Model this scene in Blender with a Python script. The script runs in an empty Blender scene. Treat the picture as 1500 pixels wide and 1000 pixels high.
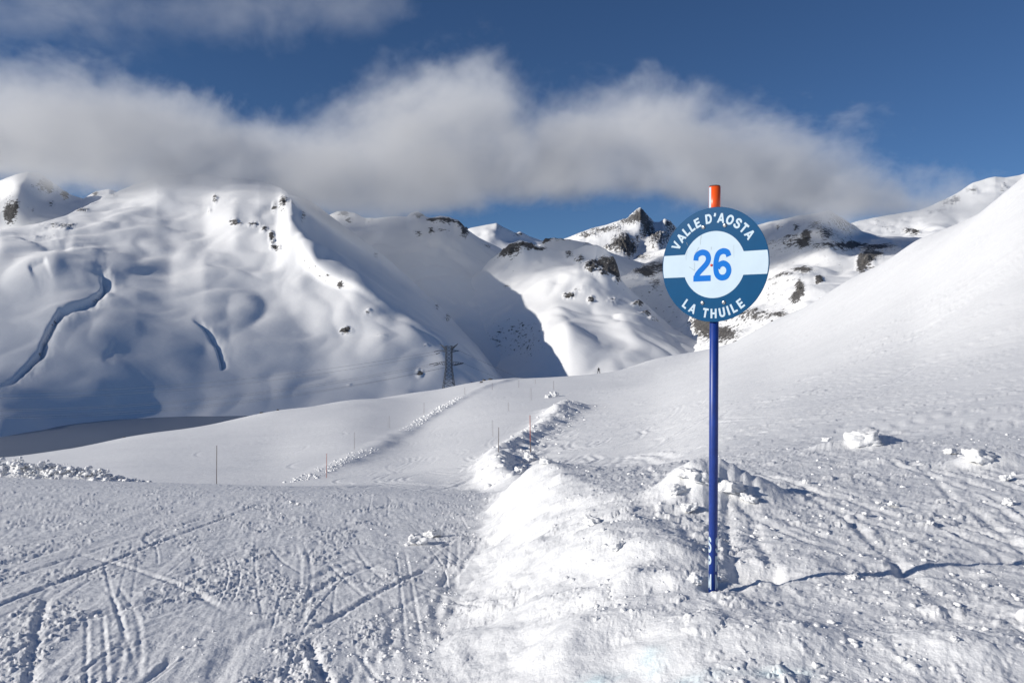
import bpy, bmesh, math, random
import numpy as np
from mathutils import Vector, Matrix, noise as mnoise

sc = bpy.context.scene
R = math.radians
F = 1167.0            # focal length of the photograph in its own pixels (28 mm equivalent)

# ------------------------------------------------------------------ camera, sky, sun, exposure
cam = bpy.data.cameras.new('camera'); cam_o = bpy.data.objects.new('camera', cam)
sc.collection.objects.link(cam_o)
cam.sensor_width = 36; cam.lens = F / 1500 * 36
cam.clip_start = 0.05; cam.clip_end = 60000
cam_o.location = (0, 0, 0); cam_o.rotation_euler = (R(90), 0, 0)
sc.camera = cam_o

SUN_EL = 20.0
SUN_VEC = (-0.955, -0.296)                     # towards the sun, in plan
SUN_AZ = math.atan2(SUN_VEC[0], SUN_VEC[1])    # clockwise from +Y
w = bpy.data.worlds.new('World'); sc.world = w; w.use_nodes = True
nt = w.node_tree; nt.nodes.clear()
wo = nt.nodes.new('ShaderNodeOutputWorld'); bg = nt.nodes.new('ShaderNodeBackground')
sky = nt.nodes.new('ShaderNodeTexSky'); sky.sky_type = 'NISHITA'; sky.sun_disc = False
sky.sun_elevation = R(SUN_EL); sky.sun_rotation = SUN_AZ
sky.altitude = 2600; sky.air_density = 1.0; sky.dust_density = 0.4; sky.ozone_density = 2.5
bg.inputs['Strength'].default_value = 0.060
tint = nt.nodes.new('ShaderNodeMix'); tint.data_type = 'RGBA'; tint.blend_type = 'MULTIPLY'
tint.inputs['Factor'].default_value = 1.0; tint.inputs[7].default_value = (0.65, 0.87, 1.12, 1)
nt.links.new(sky.outputs[0], tint.inputs[6]); nt.links.new(tint.outputs[2], bg.inputs[0]); nt.links.new(bg.outputs[0], wo.inputs[0])

sl = bpy.data.lights.new('sun', 'SUN'); sl.energy = 4.1; sl.angle = R(0.53); sl.color = (1.0, 0.945, 0.855)
so = bpy.data.objects.new('sun', sl); sc.collection.objects.link(so)
ce = math.cos(R(SUN_EL))
to_sun = Vector((SUN_VEC[0] * ce, SUN_VEC[1] * ce, math.sin(R(SUN_EL)))).normalized()
so.rotation_euler = to_sun.to_track_quat('Z', 'Y').to_euler()
so.location = (-5, -5, 10)

sc.view_settings.view_transform = 'Standard'; sc.view_settings.look = 'None'
sc.view_settings.exposure = 0.13; sc.view_settings.gamma = 1.0
sc.cycles.max_bounces = 6; sc.cycles.diffuse_bounces = 3; sc.cycles.volume_bounces = 2
sc.cycles.use_denoising = True
try:
    sc.cycles.volume_max_steps = 256
except Exception:
    pass

# ------------------------------------------------------------------ numpy helpers
rs = np.random.RandomState(7)
PERM = np.concatenate([rs.permutation(1024)] * 2).astype(np.int32)
_a = rs.rand(1024) * 2 * np.pi
GX = np.cos(_a); GY = np.sin(_a)

def perlin(x, y):
    x = np.asarray(x, float); y = np.asarray(y, float)
    xi = np.floor(x).astype(np.int64); yi = np.floor(y).astype(np.int64)
    xf = x - xi; yf = y - yi; xi &= 1023; yi &= 1023
    u = xf * xf * xf * (xf * (xf * 6 - 15) + 10); v = yf * yf * yf * (yf * (yf * 6 - 15) + 10)
    x1 = (xi + 1) & 1023; y1 = (yi + 1) & 1023
    def g(a, b, dx, dy):
        h = PERM[PERM[a] + b]
        return GX[h] * dx + GY[h] * dy
    n00 = g(xi, yi, xf, yf); n10 = g(x1, yi, xf - 1, yf)
    n01 = g(xi, y1, xf, yf - 1); n11 = g(x1, y1, xf - 1, yf - 1)
    return 1.5 * ((n00 * (1 - u) + n10 * u) * (1 - v) + (n01 * (1 - u) + n11 * u) * v)

def fbm(x, y, s, octs=4, gain=0.5, off=0.0):
    r = 0; a = 1; f = 1.0 / s; t = 0
    for i in range(octs):
        r = r + a * perlin(x * f + 17.3 * i + off, y * f - 9.1 * i + off * 1.7); t += a
        a *= gain; f *= 2.03
    return r / t * 1.3

def billow(x, y, s, octs=3, gain=0.55, off=0.0):
    r = 0; a = 1; f = 1.0 / s; t = 0
    for i in range(octs):
        r = r + a * (1 - 2 * np.abs(perlin(x * f + 31.3 * i + off, y * f + 7.7 * i - off))) ** 1.0; t += a
        a *= gain; f *= 2.1
    return r / t

RJ = rs.rand(4, 1024, 1)
def lumps(x, y, cell, keep=.6, off=0, lo=.25, hi=.62):
    """rounded clods: 0..1 hemispheres of mixed size scattered over cells"""
    x = x / cell + off; y = y / cell - off
    xi = np.floor(x).astype(np.int64); yi = np.floor(y).astype(np.int64); out = np.zeros(np.shape(x))
    for i in (-1, 0, 1):
        for j in (-1, 0, 1):
            a = (xi + i) & 1023; b = (yi + j) & 1023; h = PERM[PERM[a] + b]
            cx = xi + i + RJ[0, h, 0]; cy = yi + j + RJ[1, h, 0]
            r = (lo + (hi - lo) * RJ[2, h, 0] ** 2) * (RJ[3, h, 0] < keep)
            t = RJ[1, (h * 7) & 1023, 0] * 6.28; dx = x - cx; dy = y - cy
            u = dx * np.cos(t) + dy * np.sin(t); v = (dy * np.cos(t) - dx * np.sin(t)) * 1.45
            q = 1 - (u * u + v * v) / np.maximum(r * r, 1e-6)
            out = np.maximum(out, np.sqrt(np.clip(q, 0, 1)) * r)
    return out

def sstep(a, b, x):
    t = np.clip((x - a) / (b - a), 0, 1)
    return t * t * (3 - 2 * t)

def bspline(grid, u, v):
    """C2 lookup of a coarse table, u and v in cells"""
    n, m = grid.shape
    u = np.clip(u, 1, n - 2.001); v = np.clip(v, 1, m - 2.001)
    ui = np.floor(u).astype(int); vi = np.floor(v).astype(int); fu = u - ui; fv = v - vi
    def w4(t):
        return ((1 - t) ** 3 / 6, (3 * t ** 3 - 6 * t ** 2 + 4) / 6, (-3 * t ** 3 + 3 * t ** 2 + 3 * t + 1) / 6, t ** 3 / 6)
    wu = w4(fu); wv = w4(fv); r = 0
    for i in range(4):
        a = np.clip(ui + i - 1, 0, n - 1); s = 0
        for j in range(4):
            s = s + wv[j] * grid[a, np.clip(vi + j - 1, 0, m - 1)]
        r = r + wu[i] * s
    return r

def mesh_from(name, V, Fc, smooth=True):
    me = bpy.data.meshes.new(name)
    V = np.asarray(V, np.float32); Fc = np.asarray(Fc, np.int32)
    k = Fc.shape[1]
    me.vertices.add(len(V)); me.vertices.foreach_set('co', V.ravel())
    me.loops.add(Fc.size); me.loops.foreach_set('vertex_index', Fc.ravel())
    me.polygons.add(len(Fc)); me.polygons.foreach_set('loop_start', np.arange(0, Fc.size, k, dtype=np.int32))
    me.polygons.foreach_set('use_smooth', np.full(len(Fc), smooth))
    me.update(calc_edges=True)
    return me

def grid_faces(nr, nc, wrap=False):
    i = np.arange(nr - 1)[:, None]; j = np.arange(nc if wrap else nc - 1)[None, :]
    j1 = (j + 1) % nc
    return np.stack([i * nc + j, i * nc + j1, (i + 1) * nc + j1, (i + 1) * nc + j], -1).reshape(-1, 4)

def link(name, me, mat=None, parent=None, loc=None, **props):
    o = bpy.data.objects.new(name, me); sc.collection.objects.link(o)
    if mat is not None and me is not None:
        if not me.materials: me.materials.append(mat)
    if parent is not None: o.parent = parent
    if loc is not None: o.location = loc
    for k, v in props.items(): o[k] = v
    return o

def thing(name, loc, label, category, group=None, rot=(0, 0, 0)):
    o = bpy.data.objects.new(name, None); sc.collection.objects.link(o)
    o.location = loc; o.rotation_euler = rot; o['label'] = label; o['category'] = category
    o.empty_display_size = 0.2
    if group: o['group'] = group
    return o

# ------------------------------------------------------------------ materials
def new_mat(name):
    m = bpy.data.materials.new(name); m.use_nodes = True
    n = m.node_tree; b = n.nodes['Principled BSDF']
    return m, n, b

def N(n, t, **kw):
    x = n.nodes.new(t)
    for k, v in kw.items():
        if hasattr(x, k) and not isinstance(v, (list,)): setattr(x, k, v)
    return x

def noise_node(n, scale, detail=4, rough=0.6, vec=None):
    t = n.nodes.new('ShaderNodeTexNoise'); t.inputs['Scale'].default_value = scale
    t.inputs['Detail'].default_value = detail; t.inputs['Roughness'].default_value = rough
    if vec is not None: n.links.new(vec, t.inputs['Vector'])
    return t

def coord(n):
    return n.nodes.new('ShaderNodeTexCoord').outputs['Object']

def snow_material(name, bumps, col=(0.86, 0.865, 0.875), sss=0.0):
    m, n, b = new_mat(name)
    c = coord(n)
    b.inputs['Base Color'].default_value = (*col, 1)
    b.inputs['Roughness'].default_value = 0.62
    b.inputs['Specular IOR Level'].default_value = 0.25
    last = None
    for scale, dist, detail in bumps:
        t = noise_node(n, scale, detail, 0.62, c)
        bp = n.nodes.new('ShaderNodeBump'); bp.inputs['Strength'].default_value = 1.0
        bp.inputs['Distance'].default_value = dist
        n.links.new(t.outputs['Fac'], bp.inputs['Height'])
        if last: n.links.new(last.outputs[0], bp.inputs['Normal'])
        last = bp
    n.links.new(last.outputs[0], b.inputs['Normal'])
    # faint old-snow tone differences
    t = noise_node(n, 0.8, 5, 0.6, c)
    r = n.nodes.new('ShaderNodeValToRGB')
    r.color_ramp.elements[0].position = 0.3; r.color_ramp.elements[1].position = 0.7
    r.color_ramp.elements[0].color = (col[0] * .955, col[1] * .955, col[2] * .955, 1)
    r.color_ramp.elements[1].color = (*col, 1)
    n.links.new(t.outputs['Fac'], r.inputs[0]); 
    at = n.nodes.new('ShaderNodeAttribute'); at.attribute_name = 'ice'
    mx = n.nodes.new('ShaderNodeMix'); mx.data_type = 'RGBA'
    n.links.new(at.outputs['Fac'], mx.inputs['Factor'])
    n.links.new(r.outputs[0], mx.inputs[6]); mx.inputs[7].default_value = (0.55, 0.80, 0.86, 1)
    n.links.new(mx.outputs[2], b.inputs['Base Color'])
    if sss:
        b.inputs['Subsurface Weight'].default_value = sss
        b.inputs['Subsurface Radius'].default_value = (0.02, 0.028, 0.04)
        b.inputs['Subsurface Scale'].default_value = 1.0
    return m

M_snow = snow_material('snow_near', [(1.4, 0.045, 3), (9.0, 0.014, 5), (60.0, 0.004, 4)])
M_chunk = snow_material('snow_chunk', [(12.0, 0.012, 5), (70.0, 0.004, 4)])

def mountain_material(name, s=1.0, rock_a=(0.050, 0.048, 0.048), rock_b=(0.185, 0.178, 0.172)):
    m, n, b = new_mat(name); c = coord(n)
    b.inputs['Roughness'].default_value = 0.7; b.inputs['Specular IOR Level'].default_value = 0.2
    at = n.nodes.new('ShaderNodeAttribute'); at.attribute_name = 'rock'
    # broken mask: attribute plus noise plus steepness
    mpg = n.nodes.new('ShaderNodeMapping'); mpg.inputs['Scale'].default_value = (1, 1, 2.4); mpg.inputs['Rotation'].default_value = (R(8), R(24), 0); n.links.new(c, mpg.inputs[0])
    n1 = noise_node(n, 0.035 * s, 9, 0.72, mpg.outputs[0])
    geo = n.nodes.new('ShaderNodeNewGeometry')
    sep = n.nodes.new('ShaderNodeSeparateXYZ'); n.links.new(geo.outputs['Normal'], sep.inputs[0])
    st = n.nodes.new('ShaderNodeMapRange')
    st.inputs['From Min'].default_value = 0.85; st.inputs['From Max'].default_value = 0.35
    st.inputs['To Min'].default_value = -0.10; st.inputs['To Max'].default_value = 0.30
    n.links.new(sep.outputs['Z'], st.inputs['Value'])
    a1 = n.nodes.new('ShaderNodeMath'); a1.operation = 'ADD'
    n.links.new(at.outputs['Fac'], a1.inputs[0]); n.links.new(st.outputs[0], a1.inputs[1])
    a2 = n.nodes.new('ShaderNodeMath'); a2.operation = 'MULTIPLY_ADD'
    n.links.new(n1.outputs['Fac'], a2.inputs[0]); a2.inputs[1].default_value = 2.4; n.links.new(a1.outputs[0], a2.inputs[2])
    mr = n.nodes.new('ShaderNodeMapRange')
    mr.inputs['From Min'].default_value = 1.58; mr.inputs['From Max'].default_value = 1.70
    n.links.new(a2.outputs[0], mr.inputs['Value'])
    n2 = noise_node(n, 0.12 * s, 6, 0.65, c)
    rr = n.nodes.new('ShaderNodeValToRGB'); rr.color_ramp.elements[0].position = .35; rr.color_ramp.elements[1].position = .68
    rr.color_ramp.elements[0].color = (*rock_a, 1); rr.color_ramp.elements[1].color = (*rock_b, 1)
    n.links.new(n2.outputs['Fac'], rr.inputs[0])
    mx = n.nodes.new('ShaderNodeMix'); mx.data_type = 'RGBA'
    n.links.new(mr.outputs[0], mx.inputs['Factor'])
    mx.inputs[6].default_value = (0.86, 0.865, 0.875, 1); n.links.new(rr.outputs[0], mx.inputs[7])
    n.links.new(mx.outputs[2], b.inputs['Base Color'])
    # relief: soft wind drift on the snow, crags on the rock
    bp1 = n.nodes.new('ShaderNodeBump'); bp1.inputs['Distance'].default_value = 5.0 / s
    nb = noise_node(n, 0.018 * s, 6, 0.55, c); n.links.new(nb.outputs['Fac'], bp1.inputs['Height'])
    bp1.inputs['Strength'].default_value = 0.30
    bp2 = n.nodes.new('ShaderNodeBump'); bp2.inputs['Distance'].default_value = 9.0 / s
    n.links.new(n1.outputs['Fac'], bp2.inputs['Height']); n.links.new(mr.outputs[0], bp2.inputs['Strength'])
    n.links.new(bp1.outputs[0], bp2.inputs['Normal'])
    n.links.new(bp2.outputs[0], b.inputs['Normal'])
    return m
M_mt = mountain_material('mountain_snow_rock', 1.0)
M_mtfar = mountain_material('far_mountain_snow_rock', 0.5)

# ------------------------------------------------------------------ near ground: tables of (distance, picture row) per column
def Pn(Y):   # groomed run dropping gently away from the camera
    return (Y, 500 + F * (1.30 / Y + 0.119))
near = [Pn(0.5), Pn(1), Pn(2), Pn(4), Pn(7), Pn(10), Pn(14), Pn(18)]
def zz(Y, z): return (Y, 500 - z * F / Y)
tail = [zz(750, -150), zz(900, -182), zz(1500, -186)]
LEFT = {
 -400: near + [(25, 699), (32, 704), (45, 735), (70, 745), (100, 722), (130, 715), (160, 740), (250, 830), (400, 900), zz(600, -186)] + tail[1:],
    0: near + [(25, 698), (32, 702), (45, 728), (70, 722), (100, 692), (130, 671), (160, 690), (250, 780), (400, 880), zz(600, -184)] + tail[1:],
  200: near + [(25, 703), (32, 708), (45, 722), (60, 715), (90, 682), (120, 656), (150, 636), (180, 655), (250, 720), (400, 790), zz(600, -170)] + tail[1:],
  400: near + [(25, 710), (32, 713), (45, 717), (60, 707), (90, 675), (130, 636), (170, 600), (210, 618), (300, 690), (420, 740), zz(600, -130)] + tail,
  520: near + [(25, 715), (32, 713), (45, 708), (60, 698), (85, 664), (130, 622), (190, 583), (240, 596), (350, 640), (450, 660), zz(600, -90)] + tail,
  600: near + [(25, 718), (32, 713), (45, 703), (60, 692), (90, 660), (130, 628), (180, 592), (225, 575), (280, 592), (400, 610), zz(620, -50)] + tail,
  650: near + [(25, 720), (32, 712), (45, 700), (60, 681), (90, 650), (130, 618), (180, 587), (228, 569), (270, 585), (400, 592), zz(620, -45)] + tail,
  700: near + [(25, 722), (32, 708), (45, 688), (60, 668), (90, 640), (130, 606), (180, 577), (232, 556), (270, 575), (400, 590), zz(620, -52)] + tail,
  760: near + [(25, 722), (32, 705), (45, 684), (60, 662), (90, 632), (130, 598), (180, 574), (236, 553), (280, 568), (400, 590), zz(620, -70)] + tail,
}
Rn = [zz(0.5, -1.32), zz(1.5, -1.30), zz(3, -1.30), zz(4.2, -1.28)]
RIGHT = {
  400: Rn + [(7, 715), (10, 690), (13, 680), (17, 725), (25, 715), (45, 700), (60, 690), (90, 665)] + LEFT[400][13:],
  600: Rn + [(7, 722), (10, 692), (13, 676), (17, 720), (25, 712), (45, 690), (60, 680), (90, 652)] + LEFT[600][13:],
  760: Rn + [(7, 724), (10, 690), (14, 668), (18, 712), (25, 706), (35, 697), (50, 676), (70, 652), (100, 620), (140, 590), (180, 573), (236, 552), (280, 568), (400, 590), zz(620, -70)] + tail,
  870: Rn + [(7, 730), (10, 694), (13, 682), (17, 706), (25, 695), (40, 672), (60, 645), (90, 617), (120, 598), (160, 577), (190, 564), (235, 547), (280, 560), (400, 590), zz(620, -90)] + tail,
  950: Rn + [(7, 725), (10, 694), (13, 682), (17, 694), (25, 684), (40, 658), (60, 632), (90, 603), (120, 582), (150, 566), (185, 561), (230, 538), (280, 524), (330, 545), (420, 590), zz(620, -100)] + tail,
 1050: Rn + [(6, 762), (8, 705), (12, 672), (18, 656), (25, 642), (40, 612), (60, 588), (90, 562), (120, 545), (150, 533), (200, 524), (250, 513), (290, 508), (340, 540), (420, 600), zz(620, -120)] + tail,
 1150: Rn + [(6, 758), (8, 700), (12, 660), (18, 645), (25, 622), (40, 585), (60, 560), (90, 530), (120, 506), (150, 485), (190, 464), (230, 457), (280, 480), (400, 600), zz(620, -140)] + tail,
 1250: Rn + [(6, 758), (8, 700), (12, 656), (18, 636), (25, 606), (40, 566), (60, 526), (90, 480), (120, 440), (150, 410), (175, 403), (220, 430), (330, 540), zz(620, -150)] + tail,
 1350: Rn + [(6, 758), (8, 700), (12, 650), (17, 632), (25, 590), (40, 545), (60, 488), (90, 415), (120, 358), (140, 344), (180, 370), (280, 480), zz(620, -150)] + tail,
 1500: Rn + [(6, 756), (8, 696), (12, 646), (15, 628), (25, 570), (40, 500), (60, 385), (80, 298), (100, 254), (130, 285), (200, 420), zz(620, -150)] + tail,
 1900: Rn + [(6, 756), (8, 690), (12, 640), (15, 610), (25, 520), (40, 400), (60, 220), (80, 90), (100, 20), (130, 80), (200, 330), zz(620, -150)] + tail,
}
for _p in (870, 950, 1050, 1150, 1250, 1350, 1500, 1900):
    LEFT[_p] = [k for k in LEFT[760] if k[0] <= 90] + [k for k in RIGHT[_p] if k[0] >= 119]
PX0, PX1, NPX = -440, 1940, 69
LY0, LY1, NLY = math.log(0.5), math.log(1500), 190
def table(cols):
    pxs = sorted(cols); ly = np.linspace(LY0, LY1, NLY); Yg = np.exp(ly)
    Z = []
    for p in pxs:
        k = sorted(cols[p]); ky = np.array([a for a, b in k]); kz = np.array([(500 - b) / F * a for a, b in k])
        Z.append(np.interp(Yg, ky, kz))
    Z = np.array(Z); g = np.linspace(PX0, PX1, NPX)
    out = np.empty((NPX, NLY))
    for j in range(NLY): out[:, j] = np.interp(g, pxs, Z[:, j])
    return out
TL, TR = table(LEFT), table(RIGHT)

BX = ([0, 4, 8, 14, 18, 25, 35, 45, 58, 70, 85, 100, 120, 160, 240], [.28, .28, .16, .02, -.05, -.5, -.95, -1.25, -.9, .6, 2.6, 4.8, 8.0, 16, 30])
BH = ([0, 19, 24, 35, 50, 75, 100, 112, 120, 128, 240], [0, 0, .28, .62, .75, .8, .9, 1.5, 1.5, 0, 0])
PL = ([50, 60, 72, 95, 113, 135, 150, 180, 205, 235, 250], [-15, -14.2, -13.7, -14.0, -14.4, -13.8, -12.6, -9.2, -5.0, 3.6, 6.])
MOUNDS = [  # X, Y, height, rx, ry
    (1.64, 7.0, .27, .30, .42), (2.05, 6.95, .19, .30, .36), (1.42, 6.7, .09, .25, .35), (5.45, 12.2, .20, .50, .4), (4.75, 12.0, .10, .25, .2),
    (5.4, 8.9, .16, .42, .3), (4.4, 9.4, .07, .25, .2), (6.2, 9.3, .10, .3, .25), (.92, 4.9, .10, .25, .35), (.55, 5.6, .10, .4, .5),
    (1.052, 4.16, -.05, .055, .05), (.35, 3.9, .08, .25, .35), (.75, 3.55, .07, .22, .2), (1.2, 3.4, .05, .3, .2), (.30, 12.6, .03, .45, 1.4), (.35, 9.0, .05, .3, 1.2),
    (3.2, 4.0, .05, .3, .2), (2.5, 3.6, .05, .3, .25), (1.9, 3.3, .07, .3, .2), (1.35, 4.45, -.09, .2, .14), (1.12, 4.22, -.04, .09, .09),
    (.9, 4.3, .05, .12, .1), (2.25, 4.45, -.05, .35, .12), (3.2, 4.75, -.05, .4, .12), (.08, 6.4, .05, .2, .6), (.62, 4.45, .06, .25, .15)]

def arcs(seed=3):
    r = random.Random(seed); A = []
    def add(x, y, ang, rad, length, wdt, dep, pair=0.0):
        # a ski track: arc through (x, y), heading ang (from +Y), signed radius
        nx, ny = math.cos(ang), -math.sin(ang)
        A.append((x, y, x + nx * rad, y + ny * rad, abs(rad), length, wdt, dep))
        if pair: A.append((x + nx * pair, y + ny * pair, x + nx * rad, y + ny * rad, abs(rad - pair), length, wdt, dep))
    for i in range(170):   # foreground of the run
        y = 3 + 22 * r.random() ** 1.3; x = -0.5 - (0.62 * y + 1.0) * r.random()
        rad = r.choice([-1, 1]) * r.choice([9, 16, 30, 80, 200, 400]) * r.uniform(.8, 1.2)
        add(x, y, r.gauss(-.25, .22), rad, r.uniform(1.0, 5), r.uniform(.009, .020), r.uniform(.012, .045), r.choice([0, 0, 0, .10]))
    for i in range(14):   # short carved turns
        y = 4 + 9 * r.random(); x = -0.9 - (0.5 * y) * r.random()
        add(x, y, r.gauss(-.2, .5), r.choice([-1, 1]) * r.uniform(2, 4.5), r.uniform(1.2, 2.6), r.uniform(.03, .06), r.uniform(.04, .08))
    add(-4.3, 9.5, -.10, 300, 13, .028, .10); add(-4.75, 9.0, -.06, 200, 9, .022, .07); add(-3.4, 7.5, -.75, -14, 4, .03, .07); add(-2.9, 6.1, .30, -3.2, 2.6, .07, .09); add(-3.1, 5.2, -.5, 60, 3, .03, .08)
    add(-1.05, 4.4, -.35, 100, 1.4, .03, .11); add(-1.9, 3.9, -.12, 40, 1.6, .025, .08); add(-1.1, 6.6, .2, 30, 3, .03, .08)
    for i in range(26):    # scraped at the foot of the bank
        y = r.uniform(3.4, 11)
        add(-.35 - .5 * r.random(), y, r.gauss(.03, .10), r.choice([-1, 1]) * 90, r.uniform(.6, 2.5), .03, r.uniform(.02, .045))
    for i in range(46):    # plateau right of the sign
        y = r.uniform(4.4, 12); x = 1.2 + r.random() * (.7 * y - 1)
        add(x, y, r.gauss(.05, .2), r.choice([-1, 1]) * r.choice([30, 90]), r.uniform(1, 4), .035, r.uniform(.015, .04), r.choice([0, .2]))
    for i in range(46):    # traverses along the foot of the right slope
        y = r.uniform(14, 40); x = r.uniform(.12, .62) * y
        add(x, y, r.gauss(1.35, .18), r.choice([-1, 1]) * r.choice([40, 120]), r.uniform(6, 18), .07, r.uniform(.03, .06), r.choice([0, .35]))
    for i in range(80):    # turns in the bowl behind the bank
        y = r.uniform(24, 115); x = r.uniform(.03, .27) * y
        add(x, y, r.gauss(.25, .4), r.choice([-1, 1]) * r.choice([14, 25, 45]), r.uniform(5, 18), .10 + y * .0014, r.uniform(.04, .10), r.choice([0, .5]))
    for i in range(150):   # run in the middle distance
        y = r.uniform(26, 190); xb = np.interp(y, *BX); xl = np.interp(y, *PL) if y > 55 else -.24 * y
        x = r.uniform(xl, xb - .5)
        add(x, y, r.gauss(.05, .35), r.choice([-1, 1]) * r.choice([14, 22, 40, 90]), r.uniform(6, 24), .07 + y * .0012, r.uniform(.025, .06), r.choice([0, .5]))
    for i in range(26):    # traverses across the right slope
        y = r.uniform(30, 75); add(r.uniform(.25, .62) * y, y, r.gauss(1.25, .35), r.choice([-1, 1]) * r.choice([50, 150]), r.uniform(8, 26), .09, .06, r.choice([0, .4]))
    for i in range(10):    # off-piste left slope
        add(r.uniform(-40, -20), r.uniform(60, 120), r.gauss(.5, .6), r.choice([-1, 1]) * 12, r.uniform(10, 25), .22, .10)
    return A
ARCS = arcs()

def ground(X, Y, detail=True, tracks=True):
    X = np.asarray(X, float); Y = np.asarray(Y, float)
    th = np.arctan2(X, Y); r = np.hypot(X, Y)
    lo, hi = math.atan((-400 - 750) / F), math.atan((1880 - 750) / F)
    thc = np.clip(th, lo, hi)
    Ye = r * np.cos(thc); px = 750 + F * np.tan(thc)
    u = (px - PX0) / (PX1 - PX0) * (NPX - 1)
    v = (np.log(np.maximum(Ye, .5)) - LY0) / (LY1 - LY0) * (NLY - 1)
    zl = bspline(TL, u, v); zr = bspline(TR, u, v)
    # behind the camera both sides level off
    xb = np.interp(Ye, *BX); wd = np.interp(Ye, [0, 5, 8, 14, 22, 40, 120], [.80, .80, .70, .60, .55, .9, 2.5]) * (1 + .25 * fbm(X * 0 + 8, Y, 1.7, 2))
    wob = .14 * fbm(X * 0 + 3, Y, .9, 4)
    d = (X - xb + wob * np.minimum(1, Ye / 4)) / wd
    m = sstep(-1, 1, d)
    z = zl * (1 - m) + zr * m
    bh = np.interp(Ye, *BH) * (1 + .5 * fbm(X, Y, 3.5, 3, off=5))
    z = z + bh * np.exp(-((X - xb - .3) / (wd * 1.0)) ** 2)
    # low bank along the far side of the run
    dl = X - np.interp(Y, *PL); onl = sstep(55, 75, Y) * (1 - sstep(225, 245, Y))
    z = z + onl * (.22 + .2 * fbm(X, Y, 6, 2)) * np.exp(-((dl + 1.2) / 1.5) ** 2) + onl * .25 * sstep(.5, -3, dl) 
    for (mx, my, h, rx, ry) in MOUNDS:
        q = ((X - mx) / rx) ** 2 + ((Y - my) / ry) ** 2
        z = z + h * np.exp(-q ** 1.3 * .9)
    if not detail: return z
    run = (1 - m)
    edge = np.exp(-((d + .1) / 1.0) ** 2)               # lumpy face of the bank
    plat = m * sstep(16, 12, Ye) * (1 - .70 * edge)     # churned snow by the sign
    nearf = sstep(60, 25, r)
    z = z + .10 * fbm(X, Y, 14, 2) * sstep(6, 30, r) + .012 * fbm(X, Y, 2.2, 3) * nearf
    z = z + plat * (.022 * fbm(X, Y, .9, 3, off=2) + .006 * billow(X, Y, .30, 3, off=1) + .010 * np.maximum(0, fbm(X, Y, .10, 3, .6, off=8)) + .010 * fbm(X, Y, .22, 3, .6, off=18))
    wx = X + .05 * fbm(X, Y, .11, 3, .6, off=71) + .02 * fbm(X, Y, .03, 2, off=75); wy = Y + .05 * fbm(X, Y, .11, 3, .6, off=73) + .02 * fbm(X, Y, .03, 2, off=77)
    big = sstep(-.25, .35, fbm(X, Y, 1.3, 2, off=20)); scl = 1 + .05 * r
    L1 = lumps(wx, wy, .22, .45, 3.3); L2 = lumps(wx, wy, .10, .6, 9.1); L3 = lumps(wx, wy, .05, .7, 5.7)
    z = z + plat * (.060 * L1 * big * (L1 > .18) + .026 * L2 * (.25 + .75 * big) + .012 * L3)
    ebk = edge * sstep(22, 14, Ye)
    z = z + ebk * (.060 * fbm(X * 1.2 + Y * .3, Y * .75, .62, 3, .48, off=3) + .030 * np.abs(fbm(X, Y, .45, 2, .4, off=33)) + .005 * billow(X + .3 * Y, Y * .5, .3, 2, off=4) + .014 * L1 * big + .006 * L2)
    fmid = sstep(20, 30, Ye) * sstep(140, 100, Ye)
    z = z + .36 * sstep(-22, -18, X) * sstep(-12.4, -14, X) * np.exp(-((Y - 26.3 + (X + 16) * .02) / .35) ** 2) * (1 + 1.1 * fbm(X, Y, .5, 3, .6, off=83))
    z = z + fmid * np.exp(-((X - xb - 1.2) / 2.4) ** 2) * (.30 * fbm(X, Y * .6, 1.8, 3, off=6))
    patch = sstep(-.05, .25, fbm(X * .97 + Y * .5, (Y * .97 - X * .5) * .45, .8, 3, off=30))
    ru = X * .97 + Y * .24; rv = Y * .97 - X * .24
    z = z + run * sstep(30, 14, r) * (.0030 * fbm(ru, rv * .09, .05, 3, .6, off=90) + (.008) * fbm(ru, rv * .12, .28, 3, .5, off=91))
    z = z + run * nearf * (.004 * fbm(X, Y, .12, 3, off=9) + patch * (.022 * L2 * (L2 > .1) + .022 * L3 + .008 * fbm(X, Y, .16, 2, off=14)) + .010 * L3 * sstep(.1, .5, fbm(X, Y, .5, 2, off=81)))
    # wind crust on the open slopes
    open_ = (1 - m * sstep(16, 12, Ye)) * sstep(8, 20, r)
    s1 = fbm(X * .35 + Y * .1, Y * 1.1, 1.6, 3, off=40)
    s2 = fbm(X * .30 + Y * .05, Y * 1.0 - X * .12, 1.5, 4, .6, off=47); msk = sstep(-.1, .35, fbm(X, Y, 18, 2, off=48))
    z = z + open_ * m * (.05 * np.maximum(0, s1 - .08) + .03 * fbm(X, Y, 4.0, 3, off=41) + .045 * sstep(.16, .24, s2) * (.3 + msk) * np.minimum(1, r / 40) - .06 * fbm(X, Y, 11, 2, off=49))
    z = z + open_ * (1 - m) * sstep(0, -4, dl) * onl * .05 * np.maximum(0, fbm(X * .4, Y, 3.0, 3, off=44))
    z = z + sstep(300, 700, r) * 6 * fbm(X, Y, 160, 4, off=50)
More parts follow.
